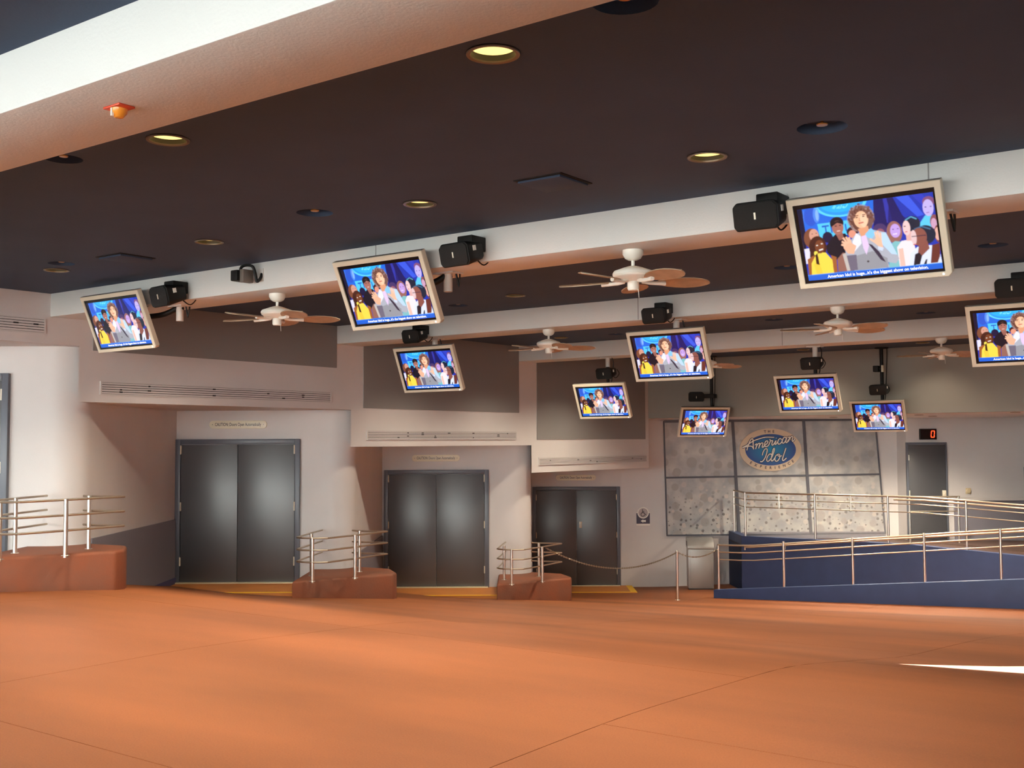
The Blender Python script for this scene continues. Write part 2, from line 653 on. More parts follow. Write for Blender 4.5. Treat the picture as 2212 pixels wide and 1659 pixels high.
def holed_plate(x0, x1, y0, y1, holes, z, tris=()):
    V2 = [Vector((x0, y0)), Vector((x1, y0)), Vector((x1, y1)), Vector((x0, y1))]
    F = [[0, 1, 2, 3]]
    for (cx, cy, r) in holes:
        n = 28
        s = len(V2)
        V2 += [Vector((cx + r * math.cos(2 * PI * k / n), cy + r * math.sin(2 * PI * k / n))) for k in range(n)]
        F.append(list(range(s, s + n)))
    for T in tris:
        s = len(V2)
        V2 += [Vector(q) for q in T]
        F.append([s, s + 1, s + 2])
    out = delaunay_2d_cdt(V2, [], F, 2, 1e-6)
    vs = [(v.x, v.y, z) for v in out[0]]
    keep = []
    for f in out[2]:
        c = sum((out[0][i] for i in f), Vector((0, 0))) / len(f)
        if all((c - Vector((h[0], h[1]))).length > h[2] * 0.9 for h in holes) and not any(in_tri(c, T) for T in tris):
            keep.append(tuple(reversed(f)))
    return vs, keep


holes = [(o, t, RL) for (t, o) in LIT] + [(o, t, r) for (t, o, r) in DARK]
b = MB()
vs, fs = holed_plate(-11.6, 5.2, FRONT, 20.5, holes, ZC + Z0, [sun_gap(ZC)])
b.add(vs, fs)
ce = b.build('ceiling', 'ceiling_paint')
tag(ce, 'dark navy brown painted ceiling between pale beams', None, None, 'structure')
b = MB()
vs, fs = holed_plate(-15.2, 6, FRONT - 0.1, 29, [], 2.05 + Z0, [sun_gap(2.05)])
b.add(vs, fs)
rf = b.build('roof', 'roof_paint')
tag(rf, 'flat roof deck above the ceiling', None, None, 'structure')
b = MB()
b.box(-15.2, 6, FRONT - 0.1, FRONT, 1.66 + Z0, 2.25 + Z0)  # unseen strip added against light leaking between ceiling and roof
tag(b.build('trim_5', 'beam_paint'), 'added fascia over the open front, closes the light gap above the ceiling', None, None, 'structure')

BEAMS = [(2.5, 3.05), (6.9, 7.43), (11.35, 11.88), (15.8, 16.33)]
ord_ = ['nearest broad pale beam crossing the upper left corner', 'second pale beam carrying the largest television', 'third pale beam behind the first ceiling fans', 'farthest pale beam before the end wall']
seams = {1: [-1.925, -6.526], 2: [-6.52], 3: [-6.6]}
for i, (t0, t1) in enumerate(BEAMS):
    b = MB()
    b.box(-11.55, 5.0, t0, t1, 1.43 + Z0, 1.70 + Z0)
    bo = b.build('trim_%d' % (i + 1), 'beam_paint', bevel=0.006, seg=2)
    tag(bo, ord_[i], None, None, 'structure')
    for so in seams.get(i, []):
        s = MB()
        s.box(so - 0.004, so + 0.004, t0 - 0.0015, t0 + 0.01, 1.435 + Z0, 1.69 + Z0)
        s.build('panel_joint', 'taupe_paint', bo)

# ------------------------------------------------------------------ left wall: stepped headers, saw-tooth door bays
DY = [12.7, 16.4, 20.1, 24.75]
NX = [-4.95, -2.35, 0.34, 8.55]
LAND = [-1.37, -2.03, -2.585, -3.165]
HZ = [1.13, 0.49, -0.05, -0.54]
WL = struct_root('wall_left', 'pale mauve stepped door wall with rounded bay corners')
HO = -11.5


def header_t(x):
    return (x - HO * CA) / SA


b = MB()
b.prism([(HO, FRONT), (HO, header_t(NX[0])), C2(NX[0], DY[0] + 0.3), (-14.9, 3.0), (-14.9, FRONT)], HZ[0] + Z0, 1.75 + Z0)
b.build('header', 'wall_paint', WL)
for i in (1, 2, 3):
    t1 = header_t(NX[i]) if i < 3 else 20.4
    last = C2(NX[i], DY[i] + 0.3) if i < 3 else C2(2.95, DY[3] + 0.3)
    bx_ = NX[i - 1] if i < 3 else 0.46
    b = MB()
    b.prism([(HO, header_t(NX[i - 1])), (HO, t1), last, C2(bx_, DY[i] + 0.3)], HZ[i] + Z0, 1.75 + Z0)
    b.build('header', 'wall_paint', WL)
# upper taupe accent panels
for (t0, t1, z0) in ((7.43, 11.34, 1.085), (11.89, 15.79, 0.52), (16.34, 20.25, 0.055)):
    b = MB()
    b.box(-11.5, -11.488, t0, t1, z0 + Z0, 1.688 + Z0)
    b.build('accent_panel', 'taupe_paint', WL)
for k in range(4):
    r = 0.36
    xl = NX[k - 1] if k else -10.5
    front = [(xl, DY[k])]
    if k < 3:
        xn = NX[k]
        for j in range(13):
            a_ = -PI / 2 + (PI / 2) * j / 12
            front.append((xn - r + r * math.cos(a_), DY[k] + r + r * math.sin(a_)))
        front.append((xn, DY[k + 1] + 0.02))
        back = [(xn - 0.25, DY[k + 1] + 0.02), (xn - 0.25, DY[k] + 0.4), (xl, DY[k] + 0.4)]
    else:
        front += [(NX[3], DY[3]), (NX[3], 24.17), (15.0, 24.17)]
        back = [(15.0, 25.1), (xl, 25.1)]
    poly = [C2(*q) for q in front + back]
    b = MB()
    ztop = (HZ[k] + 0.02) if k < 3 else 0.52
    b.prism(poly, -3.9 + Z0, ztop + Z0)
    b.build('bay_wall', 'wall_paint', WL, smooth=True, ang=30)
# wainscot panels on the return walls
for k in (1, 2, 3):
    b = MB()
    x = NX[k - 1]
    y0, y1 = DY[k - 1] + 0.4, DY[k] - 0.07
    zt = LAND[k] + 0.93
    b.prism([C2(x, y0), C2(x + 0.02, y0), C2(x + 0.02, y1), C2(x, y1)], LAND[k] - 0.1 + Z0, zt + Z0)
    b.build('wainscot_panel', 'wainscot_paint', WL)
    b = MB()
    b.prism([C2(x, y0), C2(x + 0.035, y0), C2(x + 0.035, y1), C2(x, y1)], LAND[k] - 0.1 + Z0, LAND[k] + 0.09 + Z0)
    b.build('base_board', 'base_blue', WL)

# ------------------------------------------------------------------ end wall, right wall
WB = struct_root('wall_back', 'grey green end wall above the recessed ramp area')
b = MB()
b.box(-11.5, 6, 20.4, 20.62, 0.49 + Z0, 1.75 + Z0)
b.build('upper_wall', 'end_wall_paint', WB)
b = MB()
vs, fs = holed_plate(-15, 6, 20.62, 29, [(o, t, 0.08) for (t, o) in ((21.672, -6.335), (20.90, -4.457), (22.342, -8.258), (23.0, -6.457))], 0.49 + Z0)
b.add(vs, fs)
b.build('soffit', 'wall_paint', WB)
b = MB()
b.prism([C2(9.55, 24.165), C2(15, 24.165), C2(15, 24.1), C2(9.55, 24.1)], -2.3 + Z0, -1.30 + Z0)
b.build('wainscot_panel', 'wainscot_paint', WB)
b = MB()
b.prism([C2(9.55, 24.165), C2(15, 24.165), C2(15, 24.06), C2(9.55, 24.06)], -1.30 + Z0, -1.24 + Z0)
b.build('ledge_cap', 'wall_paint', WB)
b = MB()
b.box(5.0, 5.2, FRONT - 0.1, 29, -4.2 + Z0, 2.2 + Z0)
tag(b.build('wall_right', 'wall_paint'), 'plain side wall on the right, out of view', None, None, 'structure')
b = MB()
b.box(-15.2, -14.9, FRONT - 0.1, 29, -4.2 + Z0, 2.2 + Z0)
tag(b.build('wall_far_left', 'wall_paint'), 'outer wall behind the door bays', None, None, 'structure')
b = MB()
b.box(-15, 6, 28.8, 29, -4.2 + Z0, 2.2 + Z0)
tag(b.build('wall_far', 'wall_paint'), 'outer wall behind the end wall', None, None, 'structure')

# ------------------------------------------------------------------ door landings, doors
for k in (1, 2, 3):
    x0 = NX[k - 1]
    x1 = {1: -2.5, 2: 0.15, 3: 2.62}[k]
    y0, y1 = DY[k] - 1.13, DY[k]
    ld = thing('door_landing', {1: 'orange landing in front of the leftmost full double door', 2: 'orange landing in front of the middle double door', 3: 'orange landing with yellow corner tape in front of the farthest double door'}[k], 'landing', group='door landings')
    b = MB()
    b.prism([C2(x0, y0), C2(x1, y0), C2(x1, y1), C2(x0, y1)], LAND[k] - 0.35 + Z0, LAND[k] + Z0)
    b.build('landing_slab', 'landing_lit_concrete', ld)
    b = MB()
    b.prism([C2(x0, y0), C2(x1, y0), C2(x1, y0 + 0.07), C2(x0, y0 + 0.07)], LAND[k] + Z0, LAND[k] + 0.004 + Z0)
    b.build('edge_tape', 'tape_yellow', ld)
    if k == 3:
        b = MB()
        b.prism([C2(x1 - 0.13, y0 + 0.07), C2(x1, y0 + 0.07), C2(x1, y1 - 0.03), C2(x1 - 0.13, y1 - 0.03)], LAND[k] + Z0, LAND[k] + 0.004 + Z0)
        b.build('edge_tape', 'tape_yellow', ld)


def double_door(idx, xc, k, w=1.88, h=2.19, lock=False, lab=''):
    d = bpy.data.objects.new('door_%d' % idx, None)
    COL.objects.link(d)
    d.location = C3(xc, DY[k], LAND[k])
    d.rotation_euler = (0, 0, DOORROT)
    tag(d, lab, None, None, 'structure')
    fw_ = 0.075
    for (x0, x1, z0, z1) in ((-w / 2, -w / 2 + fw_, 0, h), (w / 2 - fw_, w / 2, 0, h), (-w / 2 + fw_, w / 2 - fw_, h - fw_, h)):
        b = MB()
        b.box(x0, x1, -0.06, 0.02, z0, z1)
        b.build('door_frame', 'frame_paint', d, bevel=0.006)
    for s in (-1, 1):
        b = MB()
        x0, x1 = (-w / 2 + fw_ + 0.006, -0.004) if s < 0 else (0.004, w / 2 - fw_ - 0.006)
        b.box(x0, x1, -0.038, 0.01, 0.015, h - fw_ - 0.006)
        lf = b.build('door_leaf', 'door_paint', d, bevel=0.003)
        for hz in (0.25, 1.05, 1.88):
            hb = MB()
            xx = -w / 2 + fw_ + 0.005 if s < 0 else w / 2 - fw_ - 0.005
            hb.tube([(xx, -0.055, hz), (xx, -0.055, hz + 0.13)], 0.011, 8)
            hb.box(xx - 0.012, xx + 0.012, -0.052, -0.04, hz + 0.005, hz + 0.125)
            hb.build('hinge', 'hinge_metal', lf, smooth=True)
        if lock and s > 0:
            kb = MB()
            kb.box(0.06, 0.12, -0.052, -0.036, 1.27, 1.41)
            kb.tube([(0.09, -0.065, 1.37), (0.09, -0.05, 1.37)], 0.018, 12)
            kb.build('lock_plate', 'hinge_metal', lf, bevel=0.003)
    b = MB()
    b.box(-w / 2 + 0.02, w / 2 - 0.02, -0.12, -0.035, 0.0, 0.016)
    b.build('threshold', 'threshold_metal', d)
    return d


DOORROT = A      # the door bays face the viewer
double_door(1, -4.035, 1, w=1.83, h=2.10, lab='leftmost full view dark slate double door under the first caution sign')
double_door(2, -1.37, 2, w=1.885, h=2.10, lab='middle dark slate double door between two round cornered bays')
double_door(3, 1.41, 3, w=1.94, h=2.18, lock=True, lab='farthest dark slate double door with small lock plate')
# door cut by the left picture edge
d0 = double_door(4, -6.68, 0, w=1.88, h=2.19, lab='dark door cut off by the left edge of view')

# single door on the ramp platform
PLZ = -2.15     # platform deck
PLT = -1.97     # top of the curb around it
d = bpy.data.objects.new('door_5', None)
COL.objects.link(d)
d.location = C3(8.99, 24.17, PLZ)
d.rotation_euler = (0, 0, DOORROT)
tag(d, 'dark single door up on the ramp platform below red counter', None, None, 'structure')
for (x0, x1, z0, z1) in ((-0.45, -0.41, 0, 2.11), (0.40, 0.43, 0, 2.11), (-0.41, 0.40, 2.06, 2.11)):
    b = MB()
    b.box(x0, x1, -0.05, 0.02, z0, z1)
    b.build('door_frame', 'frame_paint', d, bevel=0.004)
b = MB()
b.box(-0.405, 0.395, -0.03, 0.01, 0.01, 2.055)
lf = b.build('door_leaf', 'door_paint', d, bevel=0.003)
for hz in (0.35, 0.95, 1.72):
    b = MB()
    b.tube([(-0.40, -0.045, hz), (-0.40, -0.045, hz + 0.12)], 0.011, 8)
    b.build('hinge', 'hinge_metal', lf, smooth=True)
b = MB()
b.box(0.31, 0.385, -0.07, -0.028, 0.86, 1.07)
b.tube([(0.35, -0.08, 1.0), (0.35, -0.03, 1.0)], 0.02, 10)
b.build('door_handle', 'hinge_metal', lf, bevel=0.004)


def on_wall(X, Y, z):
    return C3(X, Y, z), (0, 0, DOORROT)


# ------------------------------------------------------------------ linear air vents on the headers
VENTS = [(4.2, 6.82, 1.245, 1.39, 'air vent slot strip on the header above the cut off left door'),
         (7.55, 11.22, 0.59, 0.725, 'long air vent slot strip above the leftmost full double door'),
         (11.98, 15.7, 0.06, 0.18, 'long air vent slot strip above the middle double door'),
         (16.4, 20.3, -0.40, -0.283, 'long air vent slot strip above the farthest double door')]
for vi, (t0, t1, z0, z1, lab) in enumerate(VENTS):
    v = thing('air_vent', lab, 'vent', H3(-11.5, (t0 + t1) / 2, z0), (0, 0, 0), 'header air vents')
    L = (t1 - t0) / 2
    Hh = z1 - z0
    b = MB()
    b.box(-0.004, 0.004, -L, L, 0, Hh)
    b.build('backing', 'dark_void', v)
    b = MB()
    for (y0, y1, a0, a1) in ((-L - 0.02, L + 0.02, -0.012, 0.0), (-L - 0.02, L + 0.02, Hh, Hh + 0.012), (-L - 0.02, -L, 0, Hh), (L, L + 0.02, 0, Hh)):
        b.box(0, 0.016, y0, y1, a0, a1)
    b.build('vent_frame', 'vent_white', v)
    rnd = random.Random(vi + 3)
    n = 5
    sh = Hh / n
    for j in range(n):
        b = MB()
        b.box(0.002, 0.013, -L, L, j * sh + 0.0036, (j + 1) * sh - 0.0036)
        b.build('slat', 'vent_white', v)
    for q in range(11):
        yy = -L + (q + 0.7 + rnd.random() * 0.4) * 2 * L / 11.5
        for j in range(1, n):
            if rnd.random() < 0.27:
                b = MB()
                ww = rnd.uniform(0.012, 0.032)
                b.box(0.012, 0.016, yy - ww, yy + ww, j * sh - 0.008, j * sh + 0.008)
                b.build('open_louver', 'dark_void', v)

# ------------------------------------------------------------------ recessed lights, dark cans, hatches
can = thing('recessed_downlight', '', 'downlight')
b = MB()
b.lathe([(RL + 0.014, -0.004), (RL + 0.012, -0.009), (RL - 0.004, -0.008), (RL - 0.006, 0.0), (RL + 0.014, 0.0)], 28, close=False)
b.build('trim_ring', 'trim_ring', can, smooth=True)
b = MB()
b.lathe([(RL - 0.002, 0.0), (RL - 0.006, 0.10), (RL - 0.02, 0.12)], 28, close=False)
b.build('can', 'can_dark', can, smooth=True)
b = MB()
b.lathe([(0.001, 0.045), (0.05, 0.042), (RL - 0.006, 0.026)], 28, close=False)
b.build('lamp_reflector', 'lamp_glow', can, smooth=True)
lab_l = ['large lit downlight just behind the nearest beam', 'lit downlight just behind the nearest beam, left of centre', 'lit downlight left of the round amber sprinkler recess', 'lit downlight above the second television', 'small lit downlight left of the small camera box', 'small lit downlight near the left wall corner',
         'small lit downlight left of the large ceiling fan', 'tiny lit downlight beside the middle fan', 'thin lit downlight in front of the end wall', 'thin lit downlight above the farthest right fan']
cans = [can] + [copy_tree(can) for _ in LIT[1:]]
for i, (t, o) in enumerate(LIT):
    c = cans[i]
    c.location = H3(o, t, ZC)
    c['label'] = lab_l[i] if i < len(lab_l) else 'lit downlight hidden behind a pale beam'
    c['group'] = 'lit ceiling downlights'
    ld_ = bpy.data.lights.new('downlight_lamp', 'SPOT')
    ld_.energy = 30 if t > 19 else (200 if t > 16 else 135)
    ld_.color = (1.0, 0.86, 0.66)
    ld_.spot_size = R(125)
    ld_.spot_blend = 0.8
    ld_.shadow_soft_size = 0.07
    lo = bpy.data.objects.new('downlight_lamp', ld_)
    COL.objects.link(lo)
    lo.parent = c
    lo.location = (0, 0, 0.012)

dk = thing('sprinkler_recess', '', 'sprinkler')
b = MB()
b.lathe([(1.0, 0.0), (0.97, 0.45)], 30, close=False)
b.lathe([(0.0005, 0.45), (0.97, 0.45)], 30, close=False)
b.build('recess_cup', 'ceiling_paint', dk, smooth=True)
b = MB()
b.lathe([(0.001, 0.10), (0.22, 0.11), (0.24, 0.16), (0.06, 0.2), (0.06, 0.45)], 14, close=False)
b.build('sprinkler_head', 'brass', dk, smooth=True)
lab_d = ['dark round ceiling recess with amber sprinkler, upper right', 'dark round recess half hidden by the nearest beam at top', 'dark round recess half hidden by the nearest beam at left', 'dark round ceiling recess above the second television', 'dark round recess beside the small downlight at far left', 'dark round recess right of the largest television',
         'dark round recess left of the largest television', 'dark round recess right of the second television', 'dark round recess left of the centre television', 'dark round recess above the right hand middle fan', 'dark round recess right of the right hand middle fan']
for i, (t, o, r) in enumerate(DARK):
    c = dk if i == 0 else copy_tree(dk)
    c.location = H3(o, t, ZC)
    c.scale = (r, r, 0.12)
    c['label'] = lab_d[i]
    c['group'] = 'dark ceiling recesses'

for i, (t, o, lab) in enumerate(((5.905, -4.015, 'square ceiling access hatch in the middle of the dark ceiling'), (5.96, -8.73, 'square ceiling access hatch at left above the camera box'))):
    h = thing('access_hatch', lab, 'hatch', H3(o, t, ZC), (0, 0, 0), 'ceiling access hatches')
    b = MB()
    b.box(-0.185, 0.185, -0.185, 0.185, -0.006, 0.0)
    b.build('hatch_frame', 'dark_void', h)
    b = MB()
    b.box(-0.165, 0.165, -0.165, 0.165, -0.022, -0.006)
    b.build('hatch_panel', 'ceiling_paint', h, bevel=0.004)

for i, (t, o, lab) in enumerate(((21.672, -6.335, 'small lit soffit light above the red counter'), (20.90, -4.457, 'small lit soffit light at the right picture edge'), (22.342, -8.258, 'small lit soffit light above the logo backdrop'), (23.0, -6.457, 'rear small lit soffit light near the red counter'))):
    c = thing('soffit_light', lab, 'downlight', H3(o, t, 0.49), group='soffit lights over the ramp')
    b = MB()
    b.lathe([(0.09, -0.004), (0.085, -0.008), (0.078, -0.006), (0.078, 0.0), (0.09, 0.0)], 20, close=False)
    b.build('trim_ring', 'trim_ring', c, smooth=True)
    b = MB()
    b.lathe([(0.079, 0.0), (0.075, 0.09)], 20, close=False)
    b.build('can', 'can_dark', c, smooth=True)
    b = MB()
    b.lathe([(0.0008, 0.004), (0.076, 0.0)], 20, close=False)
    b.build('lamp_reflector', 'lamp_glow', c, smooth=True)
    ld_ = bpy.data.lights.new('soffit_lamp', 'SPOT')
    ld_.energy = 340
    ld_.color = (1.0, 0.86, 0.66)
    ld_.spot_size = R(140)
    ld_.spot_blend = 0.8
    ld_.shadow_soft_size = 0.06
    lo = bpy.data.objects.new('soffit_lamp', ld_)
    COL.objects.link(lo)
    lo.parent = c
    lo.location = (0, 0, -0.012)

# fire strobe under the nearest beam
s = thing('fire_strobe', 'red fire strobe with amber lens under the nearest beam', 'strobe', H3(-4.092, 2.752, 1.43))
b = MB()
b.box(-0.058, 0.058, -0.04, 0.04, -0.010, 0)
b.build('base_plate', 'strobe_red', s, bevel=0.004)
b = MB()
b.lathe([(0.001, -0.05), (0.018, -0.047), (0.034, -0.028), (0.036, -0.008)], 18, close=False)
b.build('amber_lens', 'strobe_lens', s, smooth=True)
b = MB()
b.box(-0.004, 0.004, -0.038, -0.028, -0.046, -0.012)
b.build('flash_tube', 'sign_white', s)

# small camera box on the second beam
s = thing('beam_camera', 'small black and grey camera box with looped cable on the second beam', 'camera', H3(-8.07, 6.9, 1.56))
b = MB()
b.box(-0.115, -0.02, -0.20, -0.06, -0.05, 0.05)
b.build('camera_body', 'black_plastic', s, bevel=0.01)
b = MB()
b.box(-0.02, 0.035, -0.17, -0.05, -0.065, 0.055)
b.build('side_box', 'housing_grey', s, bevel=0.006)
b = MB()
b.box(0.06, 0.12, -0.012, 0.0, -0.05, 0.07)
b.build('wall_plate', 'white_metal', s)
b = MB()
b.tube(catmull([(-0.06, -0.13, 0.04), (-0.05, -0.12, 0.085), (0.0, -0.1, 0.1), (0.06, -0.08, 0.08), (0.075, -0.06, 0.0), (0.085, -0.05, -0.055), (0.11, -0.03, -0.02), (0.1, -0.008, 0.02)]), 0.014, 8)
b.build('cable', 'black_plastic', s, smooth=True)
b = MB()
b.box(-0.01, 0.02, -0.06, 0.0, -0.02, 0.02)
b.build('bracket', 'white_metal', s)

# ------------------------------------------------------------------ picture shown on the televisions
PW, PH = 288, 164
_src = [(160, 380), (1820, 195), (1950, 1150), (315, 1278)]
_dst = [(0, 0), (1, 0), (1, 1), (0, 1)]
_Am = []
_bv = []
for (x, y), (u, v) in zip(_src, _dst):
    _Am.append([x, y, 1, 0, 0, 0, -u * x, -u * y])
    _bv.append(u)
    _Am.append([0, 0, 0, x, y, 1, -v * x, -v * y])
    _bv.append(v)
_hh = np.linalg.solve(np.array(_Am, float), np.array(_bv, float))
_Hm = np.append(_hh, 1).reshape(3, 3)


def uv(x, y):
    q = _Hm @ np.array([x, y, 1.0])
    return q[0] / q[2], q[1] / q[2]


SS = 2
GU, GV = np.meshgrid((np.arange(PW * SS) + 0.5) / (PW * SS), (np.arange(PH * SS) + 0.5) / (PH * SS))
IMG = np.zeros((PH * SS, PW * SS, 3))


def s2l(c):
    c = np.array(c, float) / 255.0
    return np.where(c <= 0.04045, c / 12.92, ((c + 0.055) / 1.055) ** 2.4)


def blend(mask, col, a=1.0):
    IMG[mask] = IMG[mask] * (1 - a) + s2l(col) * a


def poly(pts, col, a=1.0):
    P_ = [uv(*q) for q in pts]
    mask = np.zeros(GU.shape, bool)
    n = len(P_)
    for i in range(n):
        (x0, y0), (x1, y1) = P_[i], P_[(i + 1) % n]
        if abs(y1 - y0) < 1e-9:
            continue
        cond = ((y0 > GV) != (y1 > GV)) & (GU < (x1 - x0) * (GV - y0) / (y1 - y0) + x0)
        mask ^= cond
    blend(mask, col, a)


def ell(cx, cy, rx, ry, col, a=1.0, ring=None):
    c = uv(cx, cy)
    ex = uv(cx + rx, cy - rx * 0.1)
    ey = uv(cx + ry * 0.12, cy + ry)
    v1 = (ex[0] - c[0], ex[1] - c[1])
    v2 = (ey[0] - c[0], ey[1] - c[1])
    det = v1[0] * v2[1] - v1[1] * v2[0]
    du, dv = GU - c[0], GV - c[1]
    p_ = (du * v2[1] - dv * v2[0]) / det
    q_ = (-du * v1[1] + dv * v1[0]) / det
    d_ = p_ * p_ + q_ * q_
    mask = d_ <= 1
    if ring:
        mask &= d_ >= (1 - ring) ** 2
    blend(mask, col, a)


def stroke(pts, wd, col, a=1.0):
    for (x0, y0), (x1, y1) in zip(pts[:-1], pts[1:]):
        L = math.hypot(x1 - x0, y1 - y0) or 1
        nx, ny = -(y1 - y0) / L * wd / 2, (x1 - x0) / L * wd / 2
        poly([(x0 + nx, y0 + ny), (x1 + nx, y1 + ny), (x1 - nx, y1 - ny), (x0 - nx, y0 - ny)], col, a)


# stage background
blend(np.ones(GU.shape, bool), (26, 52, 175))
poly([(210, 376), (1110, 275), (1120, 520), (820, 640), (430, 720), (270, 660)], (28, 105, 226))
ell(690, 290, 330, 190, (38, 150, 245))
ell(690, 290, 330, 190, (96, 214, 255), 0.9, ring=0.12)
ell(690, 300, 250, 120, (40, 175, 250))
stroke([(600, 375), (625, 340), (640, 345), (615, 380)], 12, (120, 225, 255))
stroke([(650, 375), (690, 345), (660, 370), (700, 372), (715, 330)], 12, (120, 225, 255))
stroke([(720, 365), (745, 345), (735, 372), (765, 360), (790, 320)], 12, (120, 225, 255))
ell(330, 470, 80, 120, (40, 80, 200), 0.8)
ell(400, 450, 40, 100, (90, 150, 245), 0.7)
ell(410, 455, 20, 70, (150, 195, 250), 0.7)
stroke([(240, 395), (250, 600)], 14, (90, 140, 240), 0.5)
poly([(415, 565), (830, 520), (860, 700), (450, 745)], (84, 200, 250))
stroke([(470, 600), (560, 590)], 20, (24, 90, 200))
stroke([(515, 595), (530, 690)], 18, (24, 90, 200))
stroke([(585, 588), (600, 680)], 18, (24, 90, 200))
stroke([(760, 570), (775, 660)], 18, (24, 90, 200))
poly([(150, 380), (222, 372), (275, 700), (285, 900), (225, 900)], (8, 12, 48))
poly([(1100, 270), (1330, 240), (1500, 560), (1300, 640), (1110, 620)], (22, 20, 92))
poly([(1215, 260), (1260, 255), (1340, 560), (1270, 570)], (52, 60, 190), 0.7)
poly([(1360, 240), (1520, 225), (1720, 480), (1640, 500)], (58, 92, 232), 0.9)
poly([(1560, 220), (1680, 205), (1780, 330), (1730, 400)], (46, 62, 200), 0.8)
poly([(1290, 330), (1480, 500), (1660, 640), (1280, 640)], (24, 22, 96), 0.8)
# crowd at left
ell(350, 745, 98, 125, (126, 74, 52))
ell(375, 705, 58, 78, (214, 156, 136))
stroke([(345, 690), (362, 688)], 10, (90, 50, 50))
stroke([(395, 682), (412, 680)], 10, (90, 50, 50))
poly([(258, 880), (335, 865), (360, 1060), (285, 1068)], (226, 222, 240))
ell(545, 735, 62, 68, (20, 16, 58))
poly([(525, 850), (600, 740), (640, 700), (760, 690), (810, 770), (910, 1010), (640, 1020), (545, 930)], (14, 12, 30))
poly([(640, 690), (730, 680), (745, 760), (690, 780)], (150, 95, 84))
ell(655, 560, 84, 78, (22, 16, 26))
ell(668, 618, 70, 88, (168, 108, 96))
poly([(585, 560), (660, 530), (735, 545), (730, 575), (660, 555), (600, 600)], (22, 16, 26))
stroke([(630, 598), (655, 594)], 11, (50, 26, 30))
stroke([(685, 590), (708, 588)], 11, (50, 26, 30))
stroke([(655, 662), (700, 655)], 10, (235, 200, 190))
ell(850, 670, 72, 62, (58, 26, 36))
ell(848, 700, 46, 50, (226, 150, 126))
poly([(668, 1010), (735, 930), (820, 950), (860, 1160), (680, 1172)], (148, 100, 88))
poly([(730, 950), (800, 930), (860, 1150), (790, 1165)], (196, 186, 180))
# woman in yellow
ell(425, 860, 108, 140, (70, 32, 24))
poly([(330, 820), (400, 790), (410, 950), (455, 1085), (385, 1060), (330, 980)], (62, 28, 22))
poly([(300, 1010), (385, 955), (365, 1205), (322, 1212)], (160, 92, 44))
poly([(590, 960), (655, 985), (672, 1175), (622, 1185)], (160, 92, 44))
poly([(395, 965), (455, 925), (520, 925), (605, 1020), (628, 1182), (355, 1205), (350, 1060)], (252, 216, 78))
poly([(420, 1010), (470, 1120), (490, 1195), (420, 1200), (380, 1080)], (236, 190, 52), 0.6)
ell(448, 852, 58, 84, (118, 62, 36))
stroke([(405, 838), (425, 833)], 13, (240, 230, 220))
stroke([(462, 818), (485, 812)], 13, (240, 230, 220))
stroke([(440, 898), (490, 882)], 16, (245, 235, 228))
ell(403, 935, 24, 28, (244, 222, 90))
poly([(395, 960), (420, 930), (450, 1080), (410, 1070)], (58, 26, 20))
# crowd at right, behind
ell(1185, 650, 82, 74, (72, 52, 104))
ell(1190, 690, 50, 50, (150, 90, 110))
ell(1362, 690, 94, 138, (152, 100, 92))
ell(1372, 672, 62, 86, (196, 160, 230))
stroke([(1335, 655), (1355, 652)], 10, (70, 50, 110))
stroke([(1392, 648), (1412, 645)], 10, (70, 50, 110))
stroke([(1345, 715), (1395, 708)], 13, (240, 225, 245))
poly([(1300, 850), (1370, 800), (1460, 810), (1460, 1120), (1300, 1130)], (128, 190, 196))
poly([(1660, 600), (1730, 490), (1840, 480), (1870, 640), (1690, 640)], (92, 200, 242))
ell(1770, 315, 74, 66, (128, 78, 120))
ell(1768, 392, 66, 104, (192, 176, 236))
stroke([(1725, 385), (1748, 382)], 11, (70, 50, 120))
stroke([(1788, 378), (1810, 375)], 11, (70, 50, 120))
stroke([(1745, 455), (1785, 450)], 9, (150, 100, 170))
ell(1845, 570, 52, 92, (140, 80, 90))
ell(1840, 590, 36, 66, (206, 160, 190))
ell(1895, 720, 48, 110, (120, 62, 52))
ell(1885, 720, 34, 80, (232, 176, 160))
# woman in pale top
poly([(1395, 880), (1450, 800), (1590, 780), (1640, 1000), (1560, 1112), (1432, 1120)], (248, 228, 232))
poly([(1415, 900), (1470, 890), (1500, 1110), (1440, 1115)], (238, 190, 176))
ell(1570, 590, 104, 98, (24, 32, 54))
stroke([(1490, 545), (1560, 500), (1630, 530)], 16, (96, 180, 220), 0.8)
poly([(1500, 690), (1570, 680), (1580, 800), (1510, 800)], (226, 176, 170))
ell(1508, 640, 46, 92, (240, 200, 200))
stroke([(1475, 620), (1498, 617)], 11, (90, 50, 60))
stroke([(1490, 690), (1520, 685)], 10, (200, 90, 100))
# woman with glasses
ell(1735, 730, 128, 118, (22, 34, 56))
stroke([(1600, 660), (1690, 625), (1800, 660)], 18, (70, 120, 160), 0.7)
poly([(1555, 960), (1640, 880), (1720, 860), (1860, 860), (1915, 960), (1945, 1088), (1545, 1112)], (222, 228, 250))
poly([(1660, 860), (1760, 800), (1790, 900), (1700, 990), (1650, 950)], (138, 80, 70))
poly([(1615, 970), (1660, 950), (1700, 990), (1675, 1098), (1600, 1105)], (20, 16, 32))
poly([(1745, 1040), (1765, 1030), (1755, 1095), (1720, 1098)], (20, 16, 32))
ell(1665, 755, 90, 112, (140, 82, 72))
ell(1598, 760, 34, 92, (228, 196, 198))
stroke([(1570, 750), (1640, 742), (1745, 735)], 9, (30, 30, 60))
stroke([(1590, 850), (1630, 845)], 12, (200, 100, 100))
poly([(1820, 860), (1920, 830), (1915, 1000), (1890, 1078), (1805, 1085)], (104, 48, 40))
